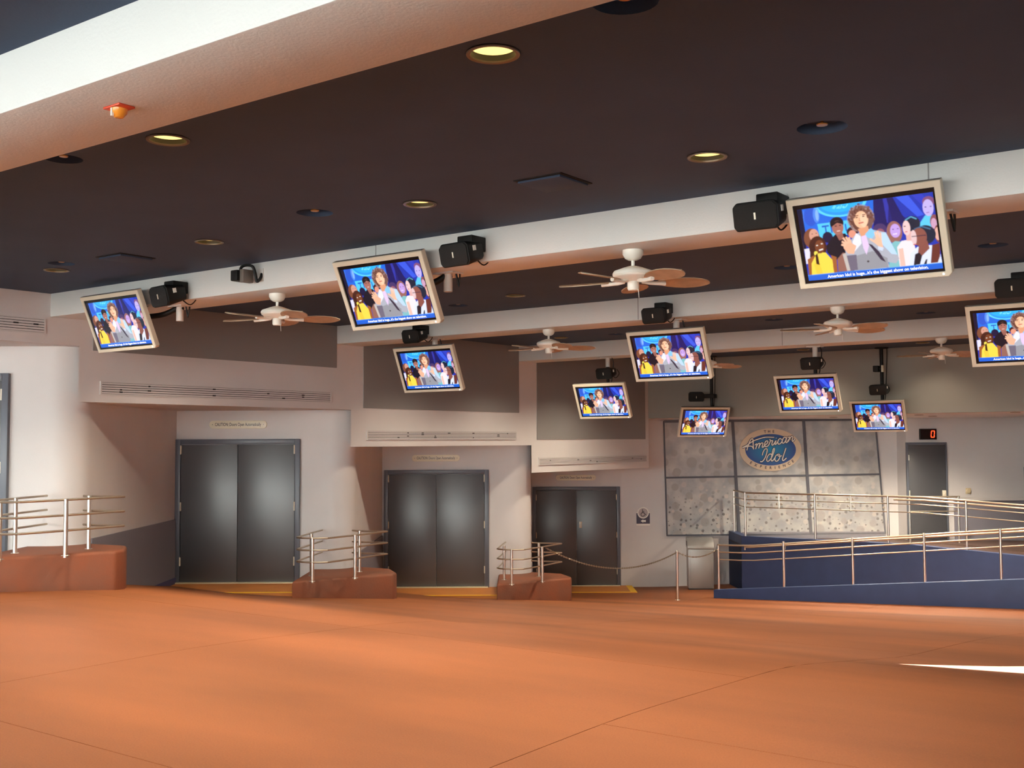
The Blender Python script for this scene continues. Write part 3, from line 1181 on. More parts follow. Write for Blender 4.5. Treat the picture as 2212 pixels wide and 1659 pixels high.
# presenter in grey suit
ell(948, 505, 168, 172, (150, 128, 130), 0.75)
ell(948, 505, 152, 156, (120, 80, 70))
_rc = random.Random(5)
for _i in range(110):
    _a = _rc.uniform(0, 2 * PI)
    _r = _rc.uniform(0.72, 1.12)
    ell(948 + 150 * _r * math.cos(_a), 508 + 158 * _r * math.sin(_a) - 8, _rc.uniform(9, 17), _rc.uniform(9, 17), _rc.choice([(96, 58, 50), (128, 88, 78), (160, 134, 132), (112, 70, 60)]), 0.8)
poly([(800, 520), (900, 560), (940, 660), (880, 640)], (104, 62, 52))
poly([(1040, 540), (1110, 500), (1085, 640), (1030, 640)], (120, 86, 80))
poly([(895, 700), (1040, 640), (1180, 670), (1260, 690), (1340, 850), (1425, 1020), (1385, 1078), (1290, 1062), (1305, 1128), (880, 1168), (850, 1000), (770, 960), (760, 860)], (176, 178, 190))
poly([(1110, 690), (1255, 690), (1400, 970), (1330, 960), (1180, 800)], (188, 216, 248))
poly([(880, 980), (1100, 920), (1280, 1010), (1290, 1125), (880, 1165)], (150, 150, 158))
poly([(780, 970), (900, 960), (920, 1150), (830, 1160)], (112, 104, 122))
poly([(915, 640), (1040, 600), (1050, 690), (960, 740)], (226, 158, 120))
poly([(1010, 700), (1075, 630), (1145, 690), (1085, 770), (1000, 730)], (136, 200, 244))
poly([(895, 690), (950, 730), (965, 820), (880, 920), (850, 800)], (232, 232, 248))
poly([(955, 735), (1015, 715), (1055, 850), (1025, 965), (985, 880)], (228, 200, 238))
poly([(1045, 825), (1090, 840), (1180, 930), (1262, 1062), (1200, 1030)], (56, 46, 66))
ell(952, 512, 90, 116, (244, 188, 150))
ell(985, 530, 46, 90, (250, 208, 176), 0.7)
for _i in range(26):
    _a = PI + PI * _i / 25
    ell(952 + 86 * math.cos(_a), 490 + 92 * math.sin(_a), 16, 16, _rc.choice([(96, 58, 50), (122, 80, 68), (136, 98, 88)]), 0.95)
stroke([(880, 478), (920, 468)], 11, (120, 70, 56))
stroke([(965, 462), (1005, 458)], 11, (120, 70, 56))
stroke([(888, 498), (912, 494)], 12, (70, 40, 36))
stroke([(968, 484), (994, 480)], 12, (70, 40, 36))
stroke([(935, 500), (932, 535), (950, 538)], 9, (206, 140, 108))
stroke([(925, 568), (985, 556)], 16, (196, 100, 88))
poly([(735, 800), (800, 790), (900, 850), (870, 950), (800, 945), (745, 880)], (246, 180, 148))
for q in ((735, 745, 790, 820), (770, 735, 815, 815), (805, 740, 830, 815), (715, 830, 770, 850), (720, 790, 775, 830)):
    stroke([(q[0], q[1]), (q[2], q[3])], 24, (248, 188, 156))
poly([(1100, 800), (1150, 740), (1205, 760), (1225, 880), (1170, 860)], (248, 190, 160))
for q in ((1065, 765, 1120, 805), (1125, 680, 1150, 760), (1155, 665, 1170, 760), (1190, 690, 1195, 770)):
    stroke([(q[0], q[1]), (q[2], q[3])], 24, (248, 192, 164))
poly([(1160, 860), (1235, 880), (1220, 920), (1170, 905)], (206, 216, 240))
ell(1045, 1048, 14, 12, (60, 56, 60))
# caption bar
poly([(300, 1208), (1960, 1078), (1965, 1160), (312, 1290)], (18, 96, 216))
poly([(300, 1208), (1960, 1078), (1961, 1086), (302, 1216)], (70, 150, 240))
# slight softening of the broadcast picture
for _ in range(2):
    for ax in (0, 1):
        IMG = (np.roll(IMG, 1, ax) + 2 * IMG + np.roll(IMG, -1, ax)) / 4
PIC = IMG.reshape(PH, SS, PW, SS, 3).mean(axis=(1, 3))

# television geometry (local: x right, y away from the viewer, z up; origin = middle of the front)
TW, TH = 1.01, 0.62
SWd, SHt = 0.925, 0.545          # black border opening
PWd, PHt = 0.886, 0.495          # lit picture


def picture_mesh():
    xs = np.linspace(-PWd / 2, PWd / 2, PW + 1)
    zs = np.linspace(PHt / 2, -PHt / 2, PH + 1)
    X_, Z_ = np.meshgrid(xs, zs)
    vs = np.stack([X_.ravel() + 0.006, np.full(X_.size, 0.0085), Z_.ravel() - 0.010], 1)
    idx = np.arange((PW + 1) * (PH + 1)).reshape(PH + 1, PW + 1)
    q = np.stack([idx[:-1, :-1].ravel(), idx[1:, :-1].ravel(), idx[1:, 1:].ravel(), idx[:-1, 1:].ravel()], 1)
    me = bpy.data.meshes.new('picture')
    me.vertices.add(len(vs))
    me.vertices.foreach_set('co', vs.ravel())
    me.loops.add(q.size)
    me.loops.foreach_set('vertex_index', q.ravel())
    me.polygons.add(len(q))
    me.polygons.foreach_set('loop_start', np.arange(0, q.size, 4))
    me.update(calc_edges=True)
    pad = np.pad(PIC, ((0, 1), (0, 1), (0, 0)), mode='edge')
    col = np.concatenate([pad.reshape(-1, 3), np.ones((pad.shape[0] * pad.shape[1], 1))], 1)
    at_ = me.color_attributes.new('picture', 'FLOAT_COLOR', 'POINT')
    at_.data.foreach_set('color', col.astype(np.float32).ravel())
    return me


def make_tv():
    t = thing('television', '', 'television', group='flat televisions hung from the beams')
    b = MB()
    w, h = TW / 2, TH / 2
    sw, sh = SWd / 2, SHt / 2
    c = 0.022
    outer = [(-w, -h), (w - c, -h), (w, -h + c), (w, h), (-w, h)]
    inner = [(-sw, -sh - 0.004), (sw, -sh - 0.004), (sw, -sh - 0.004), (sw, sh - 0.004), (-sw, sh - 0.004)]
    vs = [(x, 0.006, z) for x, z in outer] + [(x * 0.992, 0.0, z * 0.99) for x, z in outer] + [(x, 0.0, z) for x, z in inner] + [(x, 0.012, z) for x, z in inner] + [(x, 0.05, z) for x, z in outer]
    n = 5
    fs = []
    for i in range(n):
        j = (i + 1) % n
        fs += [(i, j, n + j, n + i), (n + i, n + j, 2 * n + j, 2 * n + i), (2 * n + i, 2 * n + j, 3 * n + j, 3 * n + i), (4 * n + i, 4 * n + j, j, i)]
    fs.append(tuple(range(4 * n, 5 * n)))
    b.add(vs, fs)
    b.build('bezel', 'silver_plastic', t)
    b = MB()
    b.box(-sw - 0.002, sw + 0.002, 0.010, 0.02, -sh - 0.006, sh - 0.002)
    scr = b.build('screen', 'screen_border', t)
    pic = link('picture', picture_mesh(), 'screen_picture', scr)
    me = text_mesh('American Idol is huge...it\'s the biggest show on television.', 0.0285, offset=0.0007)
    me.transform(Matrix.Translation((0.03, 0.0075, -PHt / 2 + 0.0075)) @ Matrix.Rotation(PI / 2, 4, 'X'))
    link('caption', me, 'caption_white', scr)
    b = MB()
    b.box(-w + 0.06, w - 0.06, 0.045, 0.095, -h + 0.05, h - 0.05)
    b.build('back_housing', 'housing_grey', t, bevel=0.012)
    b = MB()
    b.box(-w + 0.004, w - 0.004, 0.012, 0.052, h - 0.001, h + 0.003)
    b.build('top_edge', 'housing_grey', t)
    b = MB()
    b.lathe([(0.0005, -0.003), (0.0055, -0.002), (0.006, 0.0)], 10, M=Matrix.Translation((w - 0.055, 0, -h + 0.018)) @ Matrix.Rotation(PI / 2, 4, 'X') @ Matrix.Scale(-1, 4, (0, 0, 1)), close=False)
    b.build('power_light', 'power_white', t)
    b = MB()
    b.box(-0.06, 0.06, -0.002, 0.002, -h + 0.006, -h + 0.026)
    b.build('name_plate', 'silver_plastic', t, bevel=0.001)
    return t


TILT = R(22.5)
ztop1 = 1.43
# (o, t, z, scale, yaw, mount o, mount t, mount top z, white sleeve, label)
TVS = [(-10.092, 6.80, 1.263, 0.995, 0, -9.55, 7.17, 1.43, True, 'leftmost television on the second beam, seen at a sharp angle'),
       (-6.322, 6.80, 1.256, 0.997, 0, -5.95, 7.17, 1.43, True, 'second television from the left on the second beam, above the middle bay'),
       (-9.61, 11.15, 0.97, 1.02, 0, -9.86, 11.6, 1.43, True, 'small television below the second one, hanging from the third beam'),
       (-9.769, 15.76, 0.677, 0.998, 0, -9.83, 16.07, 1.43, True, 'small television hanging left of the centre one, from the farthest beam'),
       (-6.10, 11.30, 0.988, 0.985, 0, -6.15, 11.6, 1.43, True, 'centre television hanging from the third beam'),
       (-9.897, 19.757, 0.377, 1.0, R(48.2), -9.87, 20.05, 1.69, False, 'television turned to the left in front of the logo backdrop'),
       (-6.354, 16.12, 0.711, 0.97, 0, -6.25, 16.2, 1.43, True, 'television right of the logo, hanging from the farthest beam'),
       (-6.566, 20.0, 0.433, 0.964, 0, -6.54, 20.18, 1.69, False, 'television near the red counter, on a long black pole'),
       (-2.286, 6.82, 1.262, 0.951, 0, -1.95, 7.17, 1.43, True, 'largest and nearest television at upper right'),
       (-2.33, 11.38, 1.005, 1.0, 0, -2.3, 11.6, 1.43, True, 'television cut off by the right picture edge')]
tv0 = make_tv()
tvs = [tv0] + [copy_tree(tv0) for _ in TVS[1:]]
for i, (o, t, z, s_, yaw, mo, mt_, mz, sleeve, lab) in enumerate(TVS):
    tv = tvs[i]
    tv.location = H3(o, t, z)
    tv.rotation_euler = Euler((TILT if i not in (1,) else R(24.5), 0, yaw), 'XYZ')
    tv.scale = (s_, s_, s_)
    tv['label'] = lab
    # hanger: plate, sleeve, pole and elbow to the back of the set (world geometry moved into the set's frame)
    mw = (Matrix.Translation(tv.location) @ tv.rotation_euler.to_matrix().to_4x4() @ Matrix.Scale(s_, 4)).inverted()
    back = Matrix.Translation(tv.location) @ tv.rotation_euler.to_matrix().to_4x4() @ Vector((0, 0.09, 0.02))
    top = H3(mo, mt_, mz)
    parts = []
    if sleeve:
        b = MB()
        b.box(mo - 0.11, mo + 0.11, mt_ - 0.07, mt_ + 0.07, mz + Z0 - 0.012, mz + Z0)
        parts.append(('mount_plate', 'white_metal', b))
        b = MB()
        b.tube([top, top - Vector((0, 0, 0.16))], 0.038, 14)
        parts.append(('mount_sleeve', 'white_metal', b))
    else:
        b = MB()
        b.lathe([(0.001, 0), (0.12, 0), (0.12, -0.02), (0.001, -0.03)], 20, M=Matrix.Translation(top), close=False)
        parts.append(('mount_plate', 'black_plastic', b))
    b = MB()
    elbow = Vector((mo, mt_, back.z))
    b.tube(catmull([top - Vector((0, 0, 0.01)), top.lerp(elbow, 0.5), elbow + Vector((0, 0, 0.10)), elbow.lerp(back, 0.35) + Vector((0, 0, 0.02)), back], 5), 0.028 if sleeve else 0.032, 10)
    parts.append(('mount_pole', 'black_plastic', b))
    b = MB()
    sx = 0.07 if i not in (5,) else 0.05
    b.tube(catmull([top + Vector((sx, 0.02, -0.005)), top + Vector((sx * 1.3, 0.03, -0.12)), elbow + Vector((sx * 0.6, 0.02, 0.22)), back + Vector((0.03, 0, 0.04))], 5), 0.008, 6)
    parts.append(('cable', 'black_plastic', b))
    for nm, mt2, bb in parts:
        bb.v = [tuple(mw @ Vector(p_)) for p_ in bb.v]
        bb.build(nm, mt2, tv, smooth=True)

# ------------------------------------------------------------------ loudspeakers
def make_speaker():
    s = thing('loudspeaker', '', 'speaker', group='black loudspeakers beside the televisions')
    b = MB()
    w, h, dd = 0.155, 0.095, 0.15
    prof = [(-w + 0.02, -h), (w - 0.02, -h), (w, -h + 0.03), (w, h - 0.03), (w - 0.03, h), (-w + 0.03, h), (-w, h - 0.03), (-w, -h + 0.03)]
    n = len(prof)
    vs = [(x, -0.04, z) for x, z in prof] + [(x * 0.93, dd, z * 0.72) for x, z in prof]
    fs = [tuple(range(n)), tuple(range(2 * n - 1, n - 1, -1))] + [((i + 1) % n, i, n + i, n + (i + 1) % n) for i in range(n)]
    b.add(vs, fs)
    b.build('cabinet', 'black_plastic', s, bevel=0.012, seg=2)
    b = MB()
    b.vprism([(x * 0.94, z * 0.9) for x, z in prof], 'y', -0.052, -0.038)
    g_ = b.build('grille', 'grille_black', s, bevel=0.006)
    b = MB()
    b.box(-0.006, 0.006, -0.056, -0.05, -0.022, 0.022)
    b.build('badge', 'hinge_metal', g_)
    b = MB()
    b.box(w - 0.006, w + 0.004, 0.02, 0.05, 0.01, 0.05)
    b.build('side_label', 'sign_white', s)
    return s


SPK = [(-9.19, 6.70, 1.455, 'beam', -8, 'loudspeaker behind the leftmost television', 1.1),
       (-5.465, 6.70, 1.475, 'beam', -4, 'loudspeaker right of the second television on the second beam', 1),
       (-2.944, 6.68, 1.46, 'beam', 4, 'loudspeaker left of the largest television', 1),
       (-2.369, 11.15, 1.432, 'beam', 2, 'loudspeaker above the television at the right picture edge', 1),
       (-9.878, 11.15, 1.431, 'beam', -4, 'loudspeaker above the small television on the third beam', 1),
       (-6.187, 11.15, 1.445, 'beam', 0, 'loudspeaker above the centre television', 1),
       (-9.801, 15.92, 1.153, 'pole', 0, 'loudspeaker on the pole of the small television left of centre', 1),
       (-10.131, 19.9, 0.889, 'pole', 30, 'loudspeaker above the television turned to the left', 1),
       (-6.239, 16.0, 1.162, 'pole', 0, 'loudspeaker on the pole of the television right of the logo', 1),
       (-6.537, 19.95, 0.916, 'pole', 0, 'loudspeaker on the long black pole near the red counter', 1)]
sp0 = make_speaker()
sps = [sp0] + [copy_tree(sp0) for _ in SPK[1:]]
for i, (o, t, z, kind, yaw, lab, s_) in enumerate(SPK):
    s = sps[i]
    s.location = H3(o, t, z)
    s.rotation_euler = (R(14), 0, R(yaw))
    s.scale = (s_, s_, s_)
    s['label'] = lab
    Mw = Matrix.Translation(s.location) @ Euler((R(14), 0, R(yaw))).to_matrix().to_4x4() @ Matrix.Scale(s_, 4)
    inv = Mw.inverted()
    b = MB()
    if kind == 'beam':
        face = {0: 6.9, 1: 11.35}[0 if t < 9 else 1]
        b.box(o - 0.02, o + 0.13, t + 0.02, face, z + Z0 + 0.03, z + Z0 + 0.145)
    else:
        mt_ = [q for q in TVS if abs(q[0] - o) < 0.5 and abs(q[1] - t) < 0.6][0]
        b.box(min(o, mt_[5]) - 0.03, max(o, mt_[5]) + 0.10, t + 0.05, mt_[6] + 0.03, z + Z0 - 0.03, z + Z0 + 0.05)
    b.v = [tuple(inv @ Vector(p_)) for p_ in b.v]
    b.build('bracket', 'black_plastic', s, bevel=0.008)
    b = MB()
    b.tube(catmull([Mw @ Vector((0.06, 0.13, -0.05)), Mw @ Vector((0.08, 0.2, -0.12)), Mw @ Vector((0.12, 0.26, -0.06)), Mw @ Vector((0.10, 0.24, 0.02))], 5), 0.006, 6)
    b.v = [tuple(inv @ Vector(p_)) for p_ in b.v]
    b.build('cable', 'black_plastic', s, smooth=True)

# small junction box on the long pole
s = thing('junction_box', 'small dark box clamped to the long black pole', 'box', H3(-6.58, 20.1, 1.30))
b = MB()
b.box(-0.075, 0.02, -0.07, 0.06, -0.055, 0.055)
b.build('box_body', 'black_plastic', s, bevel=0.01)
b = MB()
b.box(0.07, 0.10, -0.04, 0.03, -0.06, 0.06)
b.build('side_plate', 'sign_cream', s)
b = MB()
b.box(0.02, 0.075, 0.0, 0.05, -0.02, 0.02)
b.build('clamp', 'black_plastic', s)

# ------------------------------------------------------------------ ceiling fans
def make_fan():
    f = thing('ceiling_fan', '', 'fan', group='white ceiling fans under the beams')
    b = MB()
    b.lathe([(0.001, 0), (0.077, 0), (0.078, -0.03), (0.060, -0.062), (0.035, -0.075), (0.001, -0.078)], 28, close=False)
    b.build('canopy', 'fan_white', f, smooth=True)
    b = MB()
    b.tube([(0, 0, -0.07), (0, 0, -0.135)], 0.0135, 14)
    b.build('downrod', 'fan_white', f, smooth=True)
    b = MB()
    b.lathe([(0.001, -0.118), (0.035, -0.121), (0.075, -0.133), (0.105, -0.145), (0.143, -0.158), (0.154, -0.175), (0.154, -0.188), (0.150, -0.190), (0.150, -0.193), (0.145, -0.203), (0.138, -0.205), (0.128, -0.214), (0.118, -0.216), (0.108, -0.224), (0.06, -0.234), (0.001, -0.236)], 40, close=False)
    b.build('motor', 'fan_white', f, smooth=True, ang=50)
    b = MB()
    b.lathe([(0.001, -0.23), (0.040, -0.232), (0.044, -0.245), (0.044, -0.29), (0.036, -0.302), (0.001, -0.305)], 24, close=False)
    b.build('switch_housing', 'fan_white', f, smooth=True)
    b = MB()
    b.tube([(0.03, -0.03, -0.29), (0.034, -0.034, -0.36)], 0.0025, 6)
    b.build('pull_chain', 'fan_white', f)
    n = 5
    for k in range(n):
        a_ = 2 * PI * k / n
        Rm = Matrix.Rotation(a_, 4, 'Z')
        b = MB()
        # leaf-shaped paddle, pitched
        xs = [0.19, 0.22, 0.28, 0.36, 0.44, 0.51, 0.555, 0.585, 0.60]
        ws = [0.035, 0.055, 0.085, 0.105, 0.108, 0.092, 0.066, 0.034, 0.004]
        top, bot = [], []
        Pm = Rm @ Matrix.Translation((0, 0, -0.235)) @ Matrix.Rotation(R(-11), 4, 'X')
        vs = []
        for x, w_ in zip(xs, ws):
            for yy in (-w_, 0.0, w_):
                vs.append(Pm @ Vector((x, yy, 0.004 + (0.006 if yy == 0 else 0))))
        m_ = len(vs)
        for x, w_ in zip(xs, ws):
            for yy in (-w_, 0.0, w_):
                vs.append(Pm @ Vector((x, yy, -0.003 + (0.006 if yy == 0 else 0))))
        fs = []
        for i in range(len(xs) - 1):
            for j in range(2):
                q = i * 3 + j
                fs.append((q, q + 3, q + 4, q + 1))
                fs.append((m_ + q, m_ + q + 1, m_ + q + 4, m_ + q + 3))
            fs.append((i * 3, m_ + i * 3, m_ + i * 3 + 3, i * 3 + 3))
            fs.append((i * 3 + 2, i * 3 + 5, m_ + i * 3 + 5, m_ + i * 3 + 2))
        e = (len(xs) - 1) * 3
        fs += [(0, 1, m_ + 1, m_), (1, 2, m_ + 2, m_ + 1), (e, m_ + e, m_ + e + 1, e + 1), (e + 1, m_ + e + 1, m_ + e + 2, e + 2)]
        b.add(vs, fs)
        bl = b.build('blade', 'fan_blade', f, smooth=True, ang=60)
        b = MB()
        b.tube([Rm @ Vector((0.07, 0, -0.232)), Rm @ Vector((0.12, 0, -0.242)), Rm @ Vector((0.17, 0.0, -0.244)), Rm @ Vector((0.25, 0, -0.243))], [0.016, 0.014, 0.014, 0.018], 8)
        b.build('blade_arm', 'fan_white', bl, smooth=True)
    return f


FANS = [(-4.158, 7.17, 10, 'largest ceiling fan under the second beam, left of the largest television'), (-8.068, 7.17, 16, 'left ceiling fan under the second beam, beside the small camera box'),
        (-7.97, 11.6, 4, 'ceiling fan under the third beam, left of the centre television'), (-4.217, 11.6, 20, 'ceiling fan under the third beam, below the largest television'),
        (-4.367, 16.07, 8, 'far right ceiling fan under the farthest beam'), (-7.983, 16.07, 14, 'ceiling fan mostly hidden behind the centre television')]
f0 = make_fan()
for i, (o, t, rz, lab) in enumerate(FANS):
    f = f0 if i == 0 else copy_tree(f0)
    f.location = H3(o, t, 1.43)
    f.rotation_euler = (0, 0, A + R(rz))
    f['label'] = lab

# ------------------------------------------------------------------ plinths and guard rails at the rounded bay corners
PL_TOP = [-1.15, -1.84, -2.36]
names = ['at the left picture edge', 'between the first and middle double doors', 'left of the farthest double door']
for k in range(3):
    nx, ny = NX[k], DY[k]
    pl = [(-0.61, -1.43), (-0.60, 0.05), (0.0, 0.36), (0.55, 0.05), (0.69, -0.42), (0.66, -0.62)]
    # footprint relative to the rounded corner
    pts = [C2(nx + x, ny + y) for x, y in pl]
    b = MB()
    b.prism(pts, PL_TOP[k] - 0.75 + Z0, PL_TOP[k] + Z0)
    po = b.build('plinth', 'plinth_concrete', None, bevel=0.035, seg=3)
    tag(po, 'reddish orange concrete plinth ' + names[k], 'plinth', 'concrete plinths at the bay corners')
    gr_ = thing('guard_rail', 'steel three-bar guard rail on the plinth ' + names[k], 'railing', C3(nx + (0.11, 0.0, -0.03)[k], ny, PL_TOP[k]), (0, 0, DOORROT), 'steel guard rails on the plinths')
    for (x, y) in ((-0.33, -1.44), (-0.46, -0.8), (0.19, -1.08), (0.15, -0.34)):
        b = MB()
        b.tube([(x, y, -0.02), (x, y, 0.585)], 0.023, 14)
        b.lathe([(0.001, 0.004), (0.04, 0.004), (0.042, 0.0)], 14, M=Matrix.Translation((x, y, 0)), close=False)
        b.build('post', 'steel', gr_, smooth=True)
    path = [(-0.44, -0.05), (-0.50, -0.6), (-0.57, -1.28), (-0.54, -1.36), (-0.46, -1.42), (-0.25, -1.47), (-0.13, -1.45), (0.18, -1.0), (0.50, -0.45), (0.55, -0.38), (0.5, -0.33), (0.16, -0.26), (0.02, -0.16)]
    for zz in (0.575, 0.415, 0.255):
        b = MB()
        b.tube([(x, y, zz) for x, y in path], 0.0125, 8)
        b.build('rail', 'rail_steel', gr_, smooth=True)

# ------------------------------------------------------------------ wheelchair ramp and platform
rp = thing('wheelchair_ramp', 'navy blue walled wheelchair ramp rising to the right', 'ramp')


def ramp_z(o):
    return -2.92 + (o + 9.93) * 0.105


b = MB()
b.vprism([(-9.93, -3.6 + Z0), (2.0, -3.6 + Z0), (2.0, ramp_z(2.0) + Z0), (-9.93, ramp_z(-9.93) + Z0)], 'y', 20.13, 20.27)
b.build('curb_wall', 'navy_paint', rp, bevel=0.01)
b = MB()
b.vprism([(-9.7, -3.6 + Z0), (2.0, -3.6 + Z0), (2.0, ramp_z(2.0) - 0.1 + Z0), (-9.2, -3.0 + Z0), (-9.7, -3.13 + Z0)], 'y', 20.27, 21.6)
b.build('ramp_surface', 'plinth_concrete', rp)
fl_c = C2(4.78, 23.32)
bl_c = C2(4.78, 24.75)


def rear_z(o):
    return PLT - max(0.0, o + 6.6) * 0.052


DK = PLZ - PLT                        # the deck lies below the curb top
b = MB()
b.prism([fl_c, (-6.6, 21.6), (-6.6, 24.0), C2(8.55, 24.74), bl_c], -3.6 + Z0, PLZ - 0.03 + Z0)
b.build('platform_wall', 'navy_paint', rp)
b = MB()
b.prism([fl_c, (-6.6, 21.6), (-6.6, 24.0), C2(8.55, 24.74), bl_c], PLZ - 0.03 + Z0, PLZ + Z0)
b.build('platform_deck', 'deck_shaded_brown', rp)
b = MB()
b.vprism([(-6.6, -3.6 + Z0), (2.0, -3.6 + Z0), (2.0, rear_z(2.0) + DK - 0.03 + Z0), (-6.6, PLZ - 0.03 + Z0)], 'y', 21.6, 24.0)
b.build('upper_ramp_wall', 'navy_paint', rp)
b = MB()
b.vprism([(-6.6, PLZ - 0.03 + Z0), (2.0, rear_z(2.0) + DK - 0.03 + Z0), (2.0, rear_z(2.0) + DK + Z0), (-6.6, PLZ + Z0)], 'y', 21.6, 24.0)
b.build('upper_ramp_deck', 'deck_shaded_brown', rp)
b = MB()
b.prism([(-6.6, 24.0), (2, 24.0), (2, 28), C2(8.55, 24.74)], -3.6 + Z0, PLZ + Z0)
b.build('rear_deck', 'deck_shaded_brown', rp)
# curb standing round the deck edge
b = MB()
fo = fl_c[0]
b.vprism([(fo, -3.6 + Z0), (2.0, -3.6 + Z0), (2.0, rear_z(2.0) + Z0), (-6.6, PLT + Z0), (fo, PLT + Z0)], 'y', 21.58, 21.74)
b.build('edge_curb', 'navy_paint', rp)
b = MB()
b.prism([C2(4.78, 23.30), C2(4.93, 23.24), C2(4.93, 24.74), C2(4.78, 24.74)], -3.6 + Z0, PLT + Z0)
b.build('side_curb', 'navy_paint', rp)

# front railing on the curb
fr = thing('ramp_railing', 'steel railing along the lower front ramp', 'railing', group='steel ramp railings')


def o_at(px, t):
    r_ = (px - 1106) / 2400.0
    d_ = t / (CA + r_ * SA)
    return r_ * d_ * CA - d_ * SA


posts = [o_at(x, 20.2) for x in (1547, 1687, 1835, 1989, 2153)]
posts += [posts[-1] + 1.45, posts[-1] + 2.9]
for o in posts:
    b = MB()
    b.tube([H3(o, 20.2, ramp_z(o) - 0.01), H3(o, 20.2, ramp_z(o) + 0.86)], 0.023, 12)
    b.build('post', 'steel', fr, smooth=True)
oe = posts[-1] + 0.3
for off, rr in ((0.85, 0.018), (0.71, 0.014), (0.565, 0.011)):
    b = MB()
    o1 = posts[0] + 0.45
    z1 = ramp_z(posts[0]) + off
    b.tube([H3(posts[0] - 0.02, 20.2, z1 + 0.02), H3(o1, 20.2, z1 + 0.03), H3(o1 + 0.3, 20.2, z1 + 0.045), H3(oe, 20.2, ramp_z(oe) + off)], rr, 8)
    b.build('rail', 'rail_steel', fr, smooth=True)
b = MB()
oh = o_at(1604, 20.3)
b.tube([H3(oh, 20.3, ramp_z(oh) + 0.735), H3(oh, 20.3, ramp_z(oh) + 0.79), H3(oh + 0.1, 20.3, ramp_z(oh + 0.1) + 0.785), H3(oe, 20.3, ramp_z(oe) + 0.785)], 0.019, 8)
hr = b.build('handrail', 'rail_steel', fr, smooth=True)
for o in posts[1:]:
    b = MB()
    b.tube([H3(o, 20.2, ramp_z(o) + 0.70), H3(o, 20.28, ramp_z(o) + 0.71), H3(o, 20.3, ramp_z(o) + 0.78)], 0.007, 6)
    b.build('bracket', 'rail_steel', hr, smooth=True)

# upper railing with glass along the platform edge
ur = thing('platform_railing', 'steel railing with clear glass panes along the raised platform edge', 'railing', group='steel ramp railings')
TU = 21.66
po = [o_at(x, TU) for x in (1606, 1756, 1913, 2081)]
po.append(po[-1] + 1.75)
po.append(po[-1] + 1.75)
for o in po:
    b = MB()
    b.tube([H3(o, TU, rear_z(o) - 0.01), H3(o, TU, rear_z(o) + 0.90)], 0.022, 12)
    b.build('post', 'steel', ur, smooth=True)
cxy = C2(4.86, 24.5)
b = MB()
b.tube([Vector((cxy[0], cxy[1], PLT + Z0)), Vector((cxy[0], cxy[1], PLT + 0.9 + Z0))], 0.022, 12)
b.build('post', 'steel', ur, smooth=True)
oe = po[-1]
kb_ = o_at(1985, TU)
for off, rr in ((0.895, 0.018), (0.755, 0.010), (0.60, 0.010)):
    b = MB()
    b.tube([Vector((cxy[0], cxy[1], PLT + off + Z0)), H3(po[0], TU, PLT + off), H3(kb_, TU, PLT + off), H3(oe, TU, rear_z(oe) + off)], rr, 8)
    b.build('rail', 'rail_steel', ur, smooth=True)
for (a_, c_) in ((po[0], po[1]), (po[1], po[2])):
    b = MB()
    b.box(a_ + 0.05, c_ - 0.05, TU - 0.006, TU + 0.006, PLT + 0.06 + Z0, PLT + 0.86 + Z0)
    b.build('glass_pane', 'rail_glass', ur)
    mid = (a_ + c_) / 2
    b = MB()
    b.tube([H3(mid, TU - 0.012, PLT + 0.59), H3(mid, TU - 0.012, PLT + 0.89)], 0.011, 8)
    b.build('mid_post', 'steel', ur, smooth=True)
    for xx in (a_ + 0.075, mid - 0.05, mid + 0.05, c_ - 0.075):
        for zz in (0.68, 0.82):
            b = MB()
            b.lathe([(0.001, -0.018), (0.022, -0.016), (0.022, 0.016), (0.001, 0.018)], 10, M=Matrix.Translation(H3(xx, TU, PLT + zz)) @ Matrix.Rotation(PI / 2, 4, 'X'), close=False)
            b.build('glass_clip', 'rail_steel', ur, smooth=True)
b = MB()
b.tube([H3(kb_ - 0.55, TU + 0.1, PLT + 0.83), H3(kb_, TU + 0.1, PLT + 0.83), H3(oe, TU + 0.1, rear_z(oe) + 0.83)], 0.019, 8)
b.build('handrail', 'rail_steel', ur, smooth=True)

# guard at the platform door
dg_ = thing('door_guard_rail', 'steel guard rail standing in front of the platform door', 'railing', C3(8.36, 23.5, PLZ), (0, 0, DOORROT), 'steel ramp railings')
for x in (0.0, 1.03):
    b = MB()
    b.tube([(x, 0, -0.01), (x, 0, 0.97)], 0.02, 12)
    b.build('post', 'steel', dg_, smooth=True)
for zz in (0.965, 0.66):
    b = MB()
    b.tube([(-0.01, 0, zz), (1.06, 0, zz)], 0.017 if zz > 0.8 else 0.010, 8)
    b.build('rail', 'rail_steel', dg_, smooth=True)

# ------------------------------------------------------------------ stanchion, chains, bin
SX, SY = 3.215, 21.9
so, st = C2(SX, SY)
sz = floor_z(so, st)
s = thing('stanchion_post', 'thin steel stanchion post holding the chain', 'post', H3(so, st, sz))
b = MB()
b.tube([(0, 0, -0.01), (0, 0, 0.955)], 0.026, 14)
b.build('tube', 'steel', s, smooth=True)
b = MB()
b.lathe([(0.001, 0.008), (0.05, 0.008), (0.055, 0.0)], 18, close=False)
b.build('foot_flange', 'steel', s, smooth=True)
b = MB()
b.lathe([(0.001, 0.962), (0.02, 0.960), (0.027, 0.95)], 14, close=False)
b.build('cap', 'steel', s, smooth=True)


